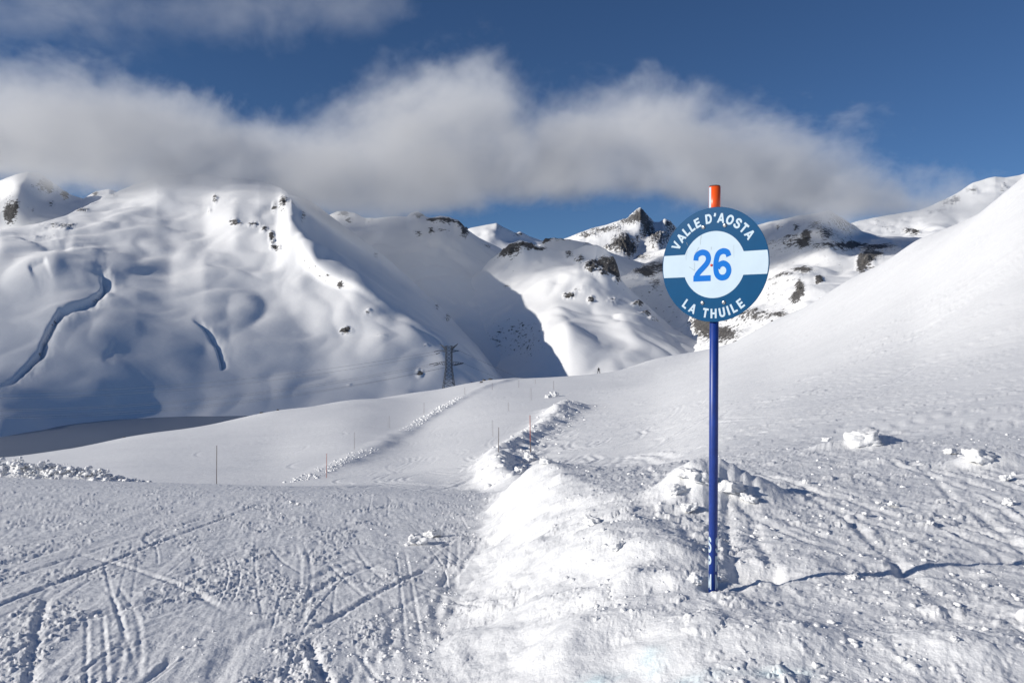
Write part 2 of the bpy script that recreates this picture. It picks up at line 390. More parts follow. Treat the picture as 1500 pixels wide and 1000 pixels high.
    if tracks:
        zf = z.ravel(); Xf = X.ravel(); Yf = Y.ravel()
        order = np.argsort(Yf); Ys = Yf[order]
        wig = fbm(Xf, Yf, .12, 3, .7, off=60)
        for (x0, y0, cx, cy, rad, ln, wdt, dep) in ARCS:
            tsc = .16 if x0 < 0 and y0 < 30 else (.36 if y0 < 16 else (.45 if y0 < 60 else .24))
            a, b = np.searchsorted(Ys, [y0 - ln * .55, y0 + ln * .55])
            idx = order[a:b]
            xx = Xf[idx]; yy = Yf[idx]
            k = np.abs(xx - x0) < ln * .6 + .2
            idx = idx[k]; xx = xx[k]; yy = yy[k]
            if len(idx) == 0: continue
            dd = np.hypot(xx - cx, yy - cy) - rad
            k = np.abs(dd) < wdt * 5
            idx = idx[k]; dd = dd[k]; xx = xx[k]; yy = yy[k]
            if len(idx) == 0: continue
            al = np.hypot(xx - x0, yy - y0)
            fade = sstep(ln * .55, ln * .35, al) * (1 + .5 * wig[idx])
            dd = dd / wdt
            zf[idx] += tsc * dep * np.clip(fade, 0, 1.3) * (-np.exp(-dd ** 2) + .45 * np.exp(-((dd - 1.9) / .8) ** 2) * (1 + 1.0 * wig[idx]) + .15 * np.exp(-((dd + 1.9) / .8) ** 2))
        z = zf.reshape(X.shape)
    return z

# polar sheet, dense where the photograph looks
th = np.concatenate([np.linspace(-180, -40, 29)[:-1], np.linspace(-40, -34.6, 19)[:-1], np.linspace(-34.6, 34.6, 1110)[:-1],
                     np.linspace(34.6, 40, 19)[:-1], np.linspace(40, 180, 29)[:-1]])
th = np.radians(th)
s_ = np.linspace(1 / 2.55, 1 / 24, 400)
rr = np.concatenate([[.02, .3, .8, 1.3, 1.8, 2.2], 1 / s_, 24 * np.exp(np.linspace(0, math.log(270 / 24), 330))[1:],
                     270 * np.exp(np.linspace(0, math.log(1500 / 270), 50))[1:]])
TH, RR = np.meshgrid(th, rr)
GXX = RR * np.sin(TH); GYY = RR * np.cos(TH)
GZZ = ground(GXX, GYY)
me = mesh_from('snow_ground', np.stack([GXX, GYY, GZZ], -1).reshape(-1, 3), grid_faces(len(rr), len(th), True))
ice = np.zeros(GXX.shape)
for (ix, iy, irx, iry) in [(.36, 3.42, .10, .06), (.60, 3.42, .05, .09), (.68, 3.15, .12, .06), (1.05, 3.12, .12, .04)]:
    q = ((GXX - ix) / irx) ** 2 + ((GYY - iy) / iry) ** 2
    ice += .34 * np.exp(-q) * (1 + fbm(GXX, GYY, .08, 2))
a_ = me.attributes.new('ice', 'FLOAT', 'POINT'); a_.data.foreach_set('value', np.clip(ice, 0, .8).ravel().astype(np.float32))
link('snow_ground', me, M_snow, kind='structure')

def gz(x, y): return float(ground(np.array([x]), np.array([y]), True, False)[0])
def hit(px, py, y0=2.6, y1=300):
    """where the line of sight through a picture point meets the snow"""
    Ys = y0 * np.exp(np.linspace(0, math.log(y1 / y0), 1500)); Xs = (px - 750) / F * Ys
    z = ground(Xs, Ys, True, False); ray = (500 - py) / F * Ys
    k = np.nonzero(z >= ray)[0]
    if len(k) == 0: return None
    k = k[0]
    return Vector((Xs[k], Ys[k], z[k]))

# ------------------------------------------------------------------ mountains, lofted over guide lines
def far(lines, k):
    return [[(a, b, c * k) for a, b, c in l] for l in lines]

def mass(label, lines, px0, px1, step, rocks=(), amp=12, wl=260, amp2=3, wl2=60, gullies=(), ysm=10, back=(1200, 600), mat=None, seed=0.0, smooth=5, craggy=14, base=0.0, crest_keep=.25, dens=1.15):
    cols = np.arange(px0, px1 + step, step); K = len(lines)
    PY = np.empty((K, len(cols))); YY = np.empty((K, len(cols)))
    kern = np.exp(-.5 * (np.arange(-20, 21) * step / smooth) ** 2); kern /= kern.sum()
    for k, l in enumerate(lines):
        l = sorted(l); xs = [a[0] for a in l]
        PY[k] = np.interp(cols, xs, [a[1] for a in l]); YY[k] = np.interp(cols, xs, [a[2] for a in l])
        sm = lambda v, kk: np.convolve(np.pad(v, 20, 'edge'), kk, 'valid')
        if k < K - 1: PY[k] = sm(PY[k], kern)
        k2 = np.exp(-.5 * (np.arange(-20, 21) * step / max(smooth, ysm)) ** 2); k2 /= k2.sum()
        YY[k] = sm(YY[k], k2)
    ZZ = (500 - PY) / F * YY
    # rows
    T = [0.0]
    for k in range(K - 1):
        n = int(np.clip(np.percentile(np.abs(PY[k + 1] - PY[k]), 70) * .68 / dens, 3, 160))
        T += list(k + np.arange(1, n + 1) / n)
    T = np.array(T); i = np.clip(np.floor(T).astype(int), 0, K - 2); f = (T - i)[:, None]
    def cr(A):
        a0 = A[np.maximum(i - 1, 0)]; a1 = A[i]; a2 = A[i + 1]; a3 = A[np.minimum(i + 2, K - 1)]
        m1 = (a2 - a0) / 2 * .8; m2 = (a3 - a1) / 2 * .8
        return (2 * f ** 3 - 3 * f ** 2 + 1) * a1 + (f ** 3 - 2 * f ** 2 + f) * m1 + (-2 * f ** 3 + 3 * f ** 2) * a2 + (f ** 3 - f ** 2) * m2
    Yg = cr(YY); Zg = cr(ZZ)
    dirx = ((cols - 750) / F)[None, :]
    Xg = dirx * Yg
    # far side
    nb = 12; q = (np.arange(1, nb + 1) / nb)[:, None]
    Yb = Yg[-1] + back[0] * q; Zb = Zg[-1] - back[1] * q ** 1.15
    Yg = np.vstack([Yg, Yb]); Zg = np.vstack([Zg, Zb]); Xg = np.vstack([Xg, dirx * Yb])
    crest_t = np.concatenate([T, np.full(nb, K - 1.0)])[:, None]
    keep = 1 - (1 - crest_keep) * sstep(K - 1.7, K - 1.0, crest_t)
    PXg = 750 + F * Xg / Yg; PYg = 500 - F * Zg / Yg
    rock = np.zeros(Xg.shape)
    front = (np.arange(len(Yg)) < len(T))[:, None]
    for (rx, ry, ra, rb, st) in rocks:
        rock += np.where(PYg > -1, st * np.exp(-((PXg - rx) / ra) ** 2 - ((PYg - ry) / rb) ** 2), 0)
    rock = np.clip(rock + base, -1, 1.0)
    wxx = Xg + .25 * wl * fbm(Xg, Yg, wl, 2, off=seed + 11); wyy = Yg * .8 + .25 * wl * fbm(Xg, Yg, wl, 2, off=seed + 13)
    dome = lambda w_, o_: np.sqrt(perlin(wxx / w_ + o_, wyy / w_ - o_) ** 2 + .006) - .22
    nz = amp * (1.7 * dome(wl * 1.25, seed + .3) + .75 * dome(wl * .55, seed + 7.1)) + amp2 * (fbm(Xg, Yg, wl2 * 1.6, 2, .4, off=seed + 3) + 1.1 * dome(wl2 * 1.3, seed + 5.7))
    crag = craggy * sstep(.1, .6, rock) * (billow(Xg, Yg, 45, 4, .6, off=seed) + .5 * fbm(Xg, Zg, 25, 3, off=seed))
    for (pts, wdt, dep) in gullies:       # stream cuts with one undercut side
        best = np.full(Xg.shape, 1e9); side = np.zeros(Xg.shape); tap = np.zeros(Xg.shape); ns_ = len(pts) - 1; si_ = 0
        for (a, b) in zip(pts[:-1], pts[1:]):
            ax, ay = a; bx, by = b
            tt = np.clip(((PXg - ax) * (bx - ax) + (PYg - ay) * (by - ay)) / ((bx - ax) ** 2 + (by - ay) ** 2), 0, 1)
            dx = PXg - (ax + tt * (bx - ax)); dy = PYg - (ay + tt * (by - ay))
            dd = np.hypot(dx, dy); kk = dd < best
            best = np.where(kk, dd, best); tap = np.where(kk, (si_ + tt) / ns_, tap); si_ += 1; side = np.where(kk, np.where(dx >= 0, 1.0, -1.0), side)
        sd = best * side / (wdt * (.85 + .55 * fbm(PXg, PYg, 26, 3, off=seed + 9)))
        nz = nz - dep * sstep(0, .25, tap) * sstep(1.0, .8, tap + .02) * np.exp(-np.where(sd < 0, np.abs(sd / .5) ** 1.6, np.abs(sd / 1.7) ** 1.3)) * front
    Zg = Zg + nz * keep + crag * (.35 + .65 * keep)
    me = mesh_from('mountain', np.stack([Xg, Yg, Zg], -1).reshape(-1, 3), grid_faces(len(Yg), len(cols))[:, ::1])
    at = me.attributes.new('rock', 'FLOAT', 'POINT'); at.data.foreach_set('value', rock.ravel().astype(np.float32))
    return link('mountain', me, mat or M_mt, kind='structure', label=label)

def zl(pts, z):  # a guide line at one height: (px, Y) pairs
    return [(p, 500 - z * F / Y, Y) for p, Y in pts]

# A: the big slope on the left
A = [zl([(-500, 1150), (0, 1300), (170, 1600), (450, 1800), (780, 1850)], -205),
     zl([(-500, 1260), (0, 1400), (60, 1560), (170, 1755), (300, 1840), (450, 1880), (780, 1880)], -172),
     [(-500, 600, 1600), (0, 562, 1580), (150, 552, 1700), (300, 547, 1850), (450, 548, 1930), (600, 565, 1910), (700, 600, 1900), (780, 650, 1900)],
     [(-500, 540, 1900), (0, 485, 1760), (100, 470, 1800), (200, 455, 1900), (300, 462, 1960), (450, 478, 2030), (560, 500, 1990), (650, 540, 1950), (720, 585, 1940), (780, 640, 1940)],
     [(-500, 500, 2150), (-50, 405, 1930), (80, 385, 1980), (150, 388, 2060), (250, 392, 2200), (300, 385, 2220), (400, 408, 2200), (440, 404, 2200), (520, 434, 2130), (600, 475, 2060), (650, 508, 2020), (700, 553, 2000), (740, 590, 2000), (780, 630, 2000)],
     [(-500, 450, 2500), (-100, 385, 2150), (0, 352, 2120), (100, 348, 2220), (150, 330, 2480), (230, 315, 2650), (300, 330, 2600), (345, 330, 2450), (385, 338, 2400), (405, 350, 2330), (425, 325, 2360), (436, 335, 2330), (450, 352, 2260), (470, 368, 2230), (520, 396, 2240), (560, 420, 2270), (600, 448, 2280), (650, 488, 2250), (700, 528, 2100), (740, 573, 2080), (780, 620, 2050)],
     [(-500, 420, 2900), (-200, 385, 2500), (0, 338, 2300), (60, 326, 2350), (100, 314, 2480), (150, 291, 2800), (180, 278, 2950), (230, 258, 3050), (300, 256, 3050), (380, 266, 3000), (412, 276, 2930), (424, 284, 2800), (460, 298, 3250), (500, 328, 3450), (560, 372, 3350), (600, 408, 3150), (650, 455, 2900), (700, 508, 2680), (740, 560, 2500), (780, 610, 2400)]]
def _k(px, a, b): return a + (b - a) * min(1, max(0, (px - 430) / 300))
A = [[(p, q, y * _k(p, a_, b_)) for p, q, y in l] for l, a_, b_ in zip(A, (1, 1, 1.08, 1.16, 1.20, 1.25, 1.30), (1, 1, 1.05, 1.08, 1.1, 1.12, 1.14))]
rocksA = [(415, 297, 8, 13, .8), (402, 305, 5, 8, .8), (428, 300, 4, 8, .5), (345, 326, 10, 4, 1.0), (372, 329, 10, 3, .9), (387, 337, 7, 5, .9), (398, 350, 5, 9, 1.0), (404, 364, 8, 4, .9),
          (315, 292, 5, 7, .8), (308, 310, 4, 6, .6), (60, 358 - 14, 34, 3, .45), (85, 330, 40, 5, .6), (120, 308, 16, 5, .7), (165, 286, 10, 4, .6), (198, 272, 12, 4, .6), (135, 296, 10, 5, .6),
          (445, 318, 8, 10, .55), (508, 484, 11, 5, .85), (498, 418, 5, 6, .7), (540, 458, 9, 8, .45), (615, 545, 7, 9, .7), (625, 505, 5, 4, .5), (640, 450, 5, 6, .6), (655, 465, 7, 6, .6), (550, 374, 6, 8, .55), (560, 495, 16, 8, .35),
          (480, 310, 5, 5, .5), (512, 563, 5, 3, .6), (95, 336, 14, 3, .5)]
gulA = [([(120, 395), (150, 402), (153, 420), (135, 440), (90, 462), (65, 500), (60, 520), (30, 545), (-20, 590)], 5.2, 24),
        ([(280, 465), (300, 482), (318, 505), (325, 530), (326, 545)], 4.2, 15), ([(175, 500), (150, 540)], 10, 3),
        ([(15, 338), (70, 360), (110, 368)], 10, 9), ([(40, 400), (70, 385)], 8, 8)]
mass('big smooth snow mountain on the left, its ridge running into cloud', A, -500, 784, 1.5, rocksA, 17, 330, 6.0, 95, gulA, seed=1.0, base=-.10, craggy=12, smooth=4, ysm=6, back=(1100, 900))

# A0: the farther peak behind its left shoulder
A0 = [[(-420, 430, 3200), (260, 430, 3400)], [(-420, 340, 3700), (0, 350, 3700), (60, 345, 3650), (260, 350, 3900)],
      [(-420, 300, 4000), (0, 300, 3950), (25, 290, 3850), (60, 300, 4050), (110, 310, 4100), (260, 310, 4200)],
      [(-420, 230, 4300), (-100, 262, 4300), (0, 265, 4250), (22, 256, 4100), (40, 252, 4150), (58, 253, 4200), (76, 266, 4250), (100, 284, 4300), (122, 291, 4300), (140, 281, 4350), (160, 277, 4400), (180, 285, 4400), (260, 300, 4400)]]
mass('pointed snow peak behind the left shoulder of the big slope', far(A0, 1.3), -420, 262, 1.6,
     [(65, 270, 14, 9, .5), (72, 275, 5, 8, .6), (95, 285, 7, 8, .8), (15, 312, 8, 14, .9), (25, 300, 4, 10, .7), (75, 300, 5, 8, .5), (48, 310, 4, 8, .4), (140, 284, 9, 6, .6)], 14, 300, 4, 80, seed=4.0, back=(900, 700))

# C: high plateau with a dark cliff band
C = [[(430, 600, 2500), (620, 560, 2600), (740, 590, 2500), (880, 600, 2500)],
     [(430, 500, 2900), (560, 470, 3000), (620, 455, 2980), (700, 470, 2900), (760, 500, 2900), (880, 540, 2900)],
     [(430, 430, 3300), (560, 425, 3350), (620, 412, 3300), (680, 425, 3200), (740, 445, 3250), (800, 465, 3300), (880, 500, 3300)],
     [(430, 375, 3900), (520, 375, 3800), (570, 376, 3700), (620, 372, 3600), (680, 388, 3600), (730, 405, 3700), (800, 430, 3700), (880, 470, 3700)],
     [(430, 340, 4300), (540, 340, 4150), (590, 342, 4050), (640, 338, 3980), (680, 352, 3950), (700, 362, 4020), (745, 380, 4050), (800, 410, 4100), (880, 450, 4100)],
     [(430, 320, 4500), (480, 315, 4400), (495, 309, 4350), (520, 312, 4350), (535, 320, 4350), (560, 319, 4300), (575, 318, 4250), (595, 319, 4200), (602, 313, 4180), (612, 311, 4180), (624, 319, 4180), (632, 320, 4200), (645, 317, 4200), (660, 319, 4200), (672, 324, 4180), (684, 336, 4150), (700, 347, 4250), (730, 362, 4350), (760, 380, 4400), (800, 402, 4400), (880, 440, 4400)]]
mass('snowy terraced ridge with a dark cliff band along its top', far(C, 1.22), 430, 880, 1.4,
     [(612, 318, 9, 5, .9), (632, 325, 9, 4, .9), (652, 325, 16, 4, .95), (676, 328, 8, 6, .9), (680, 342, 6, 8, .9), (505, 312, 9, 4, .7), (512, 322, 6, 4, .7), (540, 322, 10, 6, .5), (632, 338, 5, 5, .7), (648, 338, 14, 4, .5), (614, 344, 8, 4, .5), (713, 360, 8, 4, .5)],
     26, 330, 5, 80, seed=8.0, back=(800, 500))

# B: rocky knoll in the middle
B = [zl([(560, 1500), (860, 1480), (1100, 1400)], -205), zl([(560, 2000), (700, 1980), (800, 1820), (860, 1720), (940, 1700), (1100, 1600)], -110),
     [(560, 600, 2400), (700, 540, 2300), (760, 520, 2250), (790, 497, 2080), (830, 482, 1990), (880, 505, 1930), (950, 530, 1880), (1040, 560, 1850), (1100, 580, 1850)],
     [(560, 500, 2400), (700, 478, 2420), (760, 462, 2360), (820, 452, 2250), (880, 465, 2200), (930, 478, 2120), (980, 500, 2080), (1040, 530, 2000), (1100, 560, 2000)],
     [(560, 445, 2650), (680, 442, 2650), (740, 420, 2640), (800, 405, 2560), (850, 405, 2480), (890, 425, 2420), (930, 450, 2360), (980, 485, 2250), (1040, 518, 2100), (1100, 550, 2100)],
     [(560, 412, 2850), (680, 421, 2850), (735, 392, 2800), (765, 376, 2740), (820, 380, 2740), (850, 378, 2680), (880, 390, 2590), (903, 404, 2570), (930, 436, 2480), (980, 480, 2330), (1040, 514, 2150), (1100, 545, 2150)],
     [(560, 398, 3000), (600, 402, 3000), (640, 408, 3000), (680, 409, 3000), (705, 396, 3000), (718, 380, 2950), (735, 368, 2880), (748, 358, 2850), (762, 352, 2830), (772, 355, 2850), (800, 363, 2880), (820, 367, 2900), (840, 366, 2850), (858, 359, 2800), (874, 359, 2750), (888, 365, 2720), (898, 376, 2680), (905, 392, 2640), (909, 412, 2600), (930, 430, 2540), (960, 458, 2450), (990, 484, 2350), (1020, 500, 2250), (1040, 511, 2200), (1100, 545, 2200)]]
mass('rounded snow knoll with black crags in the middle of the valley', far(B, 1.45), 560, 1100, 1.25,
     [(752, 364, 13, 8, .95), (740, 372, 9, 6, .8), (775, 360, 10, 5, .9), (795, 365, 12, 3, .7), (833, 373, 8, 7, .6), (850, 380, 8, 6, .6), (866, 393, 10, 9, .9), (880, 384, 10, 9, .8), (895, 388, 8, 12, 1.0), (903, 402, 6, 12, 1.0), (886, 402, 12, 6, .8), (833, 432, 9, 3, .8), (866, 439, 6, 4, .8), (935, 446, 9, 4, .8), (945, 458, 10, 4, .6), (958, 470, 8, 5, .6), (930, 420, 4, 6, .6), (742, 419, 6, 3, .5), (900, 440, 16, 8, .35), (850, 425, 20, 8, .25)],
     20, 300, 5.0, 90, seed=12.0, back=(500, 420), craggy=18, base=.02)

# B2: rocky crest just behind the knoll
B2 = [[(700, 430, 3000), (1000, 450, 3000)], [(700, 400, 3200), (860, 395, 3150), (1000, 420, 3200)], [(700, 372, 3400), (790, 362, 3400), (798, 350, 3400), (812, 349, 3400), (840, 352, 3400), (862, 356, 3420), (900, 372, 3450), (940, 385, 3500), (1000, 400, 3500)]]
mass('low white crest with a broken rock edge behind the knoll', far(B2, 1.5), 700, 1000, 1.5, [(800, 353, 7, 5, .9), (825, 350, 20, 3, .7), (858, 357, 10, 3, .4)], 6, 150, 2, 50, seed=15.0, back=(400, 300))

# D: right-hand valley side
D = [zl([(860, 1700), (1100, 1300), (1560, 1100)], -205),
     [(860, 560, 2300), (1000, 530, 2100), (1080, 505, 1900), (1150, 500, 1700), (1300, 520, 1500), (1560, 560, 1400)],
     [(860, 500, 2700), (960, 485, 2650), (1010, 492, 2500), (1060, 482, 2200), (1100, 468, 2050), (1150, 452, 1950), (1180, 430, 1900), (1250, 432, 1850), (1560, 480, 1800)],
     [(860, 440, 3200), (930, 420, 3100), (960, 430, 3000), (1060, 430, 2700), (1120, 420, 2500), (1150, 405, 2400), (1200, 398, 2350), (1260, 392, 2300), (1320, 382, 2200), (1560, 430, 2100)],
     [(860, 405, 3700), (930, 395, 3500), (1000, 392, 3450), (1060, 385, 3300), (1150, 375, 3050), (1200, 355, 3000), (1215, 352, 3020), (1250, 368, 3150), (1300, 374, 3000), (1350, 372, 2700), (1560, 390, 2500)],
     [(860, 388, 4200), (930, 385, 4100), (985, 372, 3950), (1060, 355, 3800), (1115, 342, 3700), (1160, 335, 3500), (1200, 325, 3400), (1222, 335, 3500), (1255, 352, 3700), (1300, 355, 3500), (1350, 355, 3300), (1560, 365, 3100)],
     [(860, 378, 4400), (930, 376, 4300), (985, 362, 4100), (1060, 345, 4000), (1100, 333, 3900), (1130, 324, 3850), (1155, 319, 3800), (1180, 315, 3700), (1200, 311, 3620), (1214, 307, 3580), (1232, 318, 3700), (1250, 330, 3900), (1262, 338, 4100), (1290, 346, 4000), (1320, 347, 3800), (1350, 348, 3600), (1560, 360, 3300)]]
mass('bright snow slope scattered with rocks beyond the right hillside', far(D, 1.4), 860, 1560, 1.4,
     [(1181, 350, 6, 6, 1.0), (1175, 360, 6, 3, .8), (1272, 379, 9, 10, 1.0), (1262, 390, 6, 8, 1.0), (1285, 376, 8, 5, .9), (1172, 425, 6, 9, 1.0), (1166, 435, 6, 6, 1.0), (1200, 413, 5, 4, .9), (1175, 403, 14, 4, .65), (1145, 410, 16, 4, .5), (1157, 350, 9, 3, .6), (1230, 362, 34, 5, .5), (1250, 360, 16, 3, .7), (1210, 345, 10, 6, .4), (1195, 332, 12, 9, .4), (1160, 360, 40, 8, .3), (1140, 332, 4, 4, .5), (1166, 333, 4, 3, .6), (1290, 364, 22, 4, .6), (1100, 460, 30, 10, .4), (1140, 465, 16, 6, .5), (1060, 490, 22, 12, .7), (1030, 480, 14, 14, .8), (970, 392, 30, 8, .5), (940, 398, 14, 6, .6), (935, 376, 20, 4, .45), (960, 420, 10, 10, .4), (950, 402, 8, 4, .6)],
     26, 300, 6, 80, seed=20.0, back=(800, 500), craggy=10, base=.21)

# E: rocky pyramid
E = [[(760, 470, 3800), (1080, 470, 3800)], [(760, 400, 4700), (850, 392, 4600), (900, 388, 4500), (950, 392, 4600), (1080, 420, 4600)],
     [(760, 375, 5500), (850, 366, 5200), (885, 362, 5000), (915, 352, 4800), (935, 366, 5100), (965, 352, 4850), (985, 362, 5100), (1080, 400, 5200)],
     [(760, 370, 5900), (850, 352, 5700), (900, 338, 5400), (925, 335, 5150), (940, 330, 5050), (950, 345, 5300), (972, 338, 5200), (990, 345, 5400), (1080, 395, 5500)],
     [(760, 365, 6000), (820, 352, 5900), (840, 345, 5850), (870, 334, 5800), (890, 329, 5700), (905, 324, 5600), (918, 321, 5500), (926, 313, 5450), (932, 308, 5400), (938, 305, 5400), (943, 309, 5400), (950, 317, 5450), (958, 325, 5500), (966, 325, 5450), (974, 320, 5400), (982, 325, 5400), (990, 332, 5450), (1002, 348, 5500), (1030, 372, 5600), (1080, 390, 5700)]]
mass('sharp rocky snow peak in the distance, left of the sign', far(E, 1.25), 760, 1080, 1.1,
     [(938, 315, 8, 10, .75), (928, 320, 8, 6, .6), (950, 332, 8, 14, .45), (960, 350, 10, 12, .5), (916, 355, 10, 12, .7), (903, 358, 8, 10, .6), (925, 368, 10, 8, .6), (880, 338, 22, 4, .55), (862, 346, 20, 4, .5), (915, 325, 8, 4, .6), (978, 327, 7, 5, .4), (890, 365, 8, 5, .5), (900, 333, 12, 6, .35), (975, 345, 10, 12, .35)],
     22, 240, 9, 70, seed=26.0, base=.12, back=(900, 600), craggy=26, smooth=3)

# H and G: the farthest summits
H = [[(610, 420, 5200), (920, 420, 5200)], [(610, 385, 5900), (700, 365, 5900), (740, 362, 6100), (920, 385, 6000)],
     [(610, 370, 6300), (700, 346, 6200), (728, 345, 6150), (745, 352, 6400), (800, 366, 6400), (920, 380, 6400)],
     [(610, 358, 6500), (660, 345, 6500), (690, 334, 6500), (712, 329, 6500), (727, 327, 6450), (738, 333, 6500), (755, 341, 6500), (762, 339, 6500), (775, 346, 6550), (800, 354, 6600), (920, 372, 6700)]]
mass('soft white far summit under the strip of blue sky', far(H, 1.2), 610, 920, 1.5, [(730, 334, 8, 4, .35), (760, 342, 10, 3, .4), (712, 345, 10, 4, .3)], 22, 300, 6, 80, seed=30.0, back=(1000, 600))
G = [[(1040, 420, 6500), (1720, 420, 6500)], [(1040, 385, 7600), (1250, 372, 7600), (1330, 365, 7600), (1380, 362, 7400), (1720, 380, 7600)],
     [(1040, 360, 8400), (1200, 350, 8400), (1260, 345, 8400), (1300, 350, 8100), (1340, 338, 8300), (1375, 330, 7900), (1400, 325, 8100), (1450, 300, 8100), (1720, 300, 8300)],
     [(1040, 352, 9000), (1150, 345, 9000), (1230, 332, 9000), (1255, 324, 9000), (1290, 318, 9000), (1320, 312, 8900), (1345, 309, 8900), (1362, 303, 8800), (1385, 292, 8800), (1405, 281, 8700), (1425, 268, 8700), (1440, 263, 8700), (1458, 259, 8700), (1472, 261, 8700), (1490, 258, 8700), (1520, 250, 8700), (1600, 232, 8600), (1720, 270, 8600)]]
mass('hazy glaciated massif rising behind the right hillside', G, 1040, 1720, 1.4,
     [(1340, 345, 14, 8, .55), (1330, 338, 10, 6, .5), (1300, 335, 20, 8, .3), (1385, 300, 16, 8, .6), (1400, 292, 10, 7, .6), (1425, 280, 12, 8, .5), (1370, 312, 16, 6, .5), (1470, 275, 10, 8, .4), (1285, 325, 8, 6, .3), (1350, 325, 10, 6, .3)],
     30, 400, 14, 110, seed=33.0, back=(1500, 900), craggy=30, mat=M_mtfar)

# valley floor and the lake
def disc(name, r0, z, mat, n=96, rings=(0, .1, .3, .6, 1.0)):
    V = []
    for q in rings:
        for k in range(n):
            a = 2 * math.pi * k / n; V.append((r0 * q * math.sin(a), r0 * q * math.cos(a), z))
    return mesh_from(name, V, grid_faces(len(rings), n, True))
link('valley_floor', disc('valley_floor', 24000, -188, None), M_mt, kind='structure')
m, n, b = new_mat('lake_ice'); c = coord(n)
t = noise_node(n, 0.006, 6, .6, c); r = n.nodes.new('ShaderNodeValToRGB')
r.color_ramp.elements[0].color = (.17, .21, .28, 1); r.color_ramp.elements[1].color = (.26, .31, .39, 1)
n.links.new(t.outputs['Fac'], r.inputs[0]); n.links.new(r.outputs[0], b.inputs['Base Color']); b.inputs['Roughness'].default_value = .45
V = []; lake = [(-3200, 500), (-2600, 900), (-2000, 1300), (-1500, 1800), (-900, 2050), (-250, 2050), (-100, 1700), (-250, 1200), (-500, 800), (-1100, 450), (-2000, 250)]
me = bpy.data.meshes.new('lake'); me.from_pydata([(x, y, -171) for x, y in lake], [], [tuple(reversed(range(len(lake))))])
link('lake', me, m, kind='structure')

# ------------------------------------------------------------------ clouds: real volumes of vapour
def cloud(label, x0, x1, y0, y1, z0, z1, tops, bots, dens, wisps=1.0, shear=0.0):
    m = bpy.data.materials.new('cloud_vapour'); m.use_nodes = True; n = m.node_tree; n.nodes.clear(); L = n.links.new
    out = n.nodes.new('ShaderNodeOutputMaterial'); vs = n.nodes.new('ShaderNodeVolumeScatter')
    vs.inputs['Color'].default_value = (.97, .975, .985, 1); vs.inputs['Anisotropy'].default_value = 0.0
    L(vs.outputs[0], out.inputs['Volume'])
    c = coord(n); sp = n.nodes.new('ShaderNodeSeparateXYZ'); L(c, sp.inputs[0])
    def math_(op, a, b=None, c_=None, clamp=False):
        q = n.nodes.new('ShaderNodeMath'); q.operation = op; q.use_clamp = clamp
        for i, v in enumerate((a, b, c_)):
            if v is None: continue
            if isinstance(v, (int, float)): q.inputs[i].default_value = v
            else: L(v, q.inputs[i])
        return q.outputs[0]
    xn = math_('DIVIDE', math_('SUBTRACT', sp.outputs['X'], x0), x1 - x0)
    def curve(pts):
        f = n.nodes.new('ShaderNodeFloatCurve'); cv = f.mapping.curves[0]
        P = [((x - x0) / (x1 - x0), (z - z0) / (z1 - z0)) for x, z in pts]
        cv.points[0].location = P[0]; cv.points[1].location = P[-1]
        for p in P[1:-1]: cv.points.new(*p)
        f.mapping.update(); L(xn, f.inputs['Value'])
        return math_('MULTIPLY_ADD', f.outputs[0], z1 - z0, z0)
    top = curve(tops); bot = curve(bots)
    zs = math_('MULTIPLY_ADD', math_('SUBTRACT', sp.outputs['Y'], (y0 + y1) / 2), -shear, sp.outputs['Z'])   # the deck climbs with distance
    dt = math_('DIVIDE', math_('SUBTRACT', top, zs), 260.0)
    db = math_('DIVIDE', math_('SUBTRACT', zs, bot), 130.0)
    ym = (y0 + y1) / 2; yh = (y1 - y0) / 2
    dy = math_('SUBTRACT', 1.0, math_('ABSOLUTE', math_('DIVIDE', math_('SUBTRACT', sp.outputs['Y'], ym), yh)))
    dy = math_('MULTIPLY', dy, 2.0)
    e = math_('MINIMUM', math_('MINIMUM', dt, db), dy); e = math_('MINIMUM', e, 0.75)
    mp = n.nodes.new('ShaderNodeMapping'); mp.inputs['Scale'].default_value = (1, 1, 1.25); mp.inputs['Rotation'].default_value = (0, R(-22), 0); L(c, mp.inputs[0])
    t1 = noise_node(n, 1 / 600., 8, .70, mp.outputs[0]); t1.inputs['Distortion'].default_value = 0.5
    d = math_('MULTIPLY_ADD', math_('SUBTRACT', t1.outputs['Fac'], .5), 3.4 * wisps, e)
    t2 = noise_node(n, 1 / 150., 4, .6, mp.outputs[0]); d = math_('MULTIPLY_ADD', math_('SUBTRACT', t2.outputs['Fac'], .5), 1.5 * wisps, d)
    d = math_('MULTIPLY', d, dens, clamp=False); d = math_('MAXIMUM', d, 0.0)
    inside = math_('GREATER_THAN', e, -0.55)
    L(math_('MULTIPLY', d, inside), vs.inputs['Density'])
    bm = bmesh.new(); bmesh.ops.create_cube(bm, size=1.0)
    for v in bm.verts: v.co = Vector(((x0 + x1) / 2 + v.co.x * (x1 - x0), ym + v.co.y * (y1 - y0), (z0 + z1) / 2 + v.co.z * (z1 - z0)))
    me = bpy.data.meshes.new('cloud'); bm.to_mesh(me); bm.free()
    m.cycles.volume_step_rate = CLOUD_STEP
    return link('cloud', me, m, kind='stuff', label=label)
CLOUD_STEP = 0.2
def at_y(Y, pts): return [((p - 750) / F * Y, (500 - q) / F * Y) for p, q in pts]
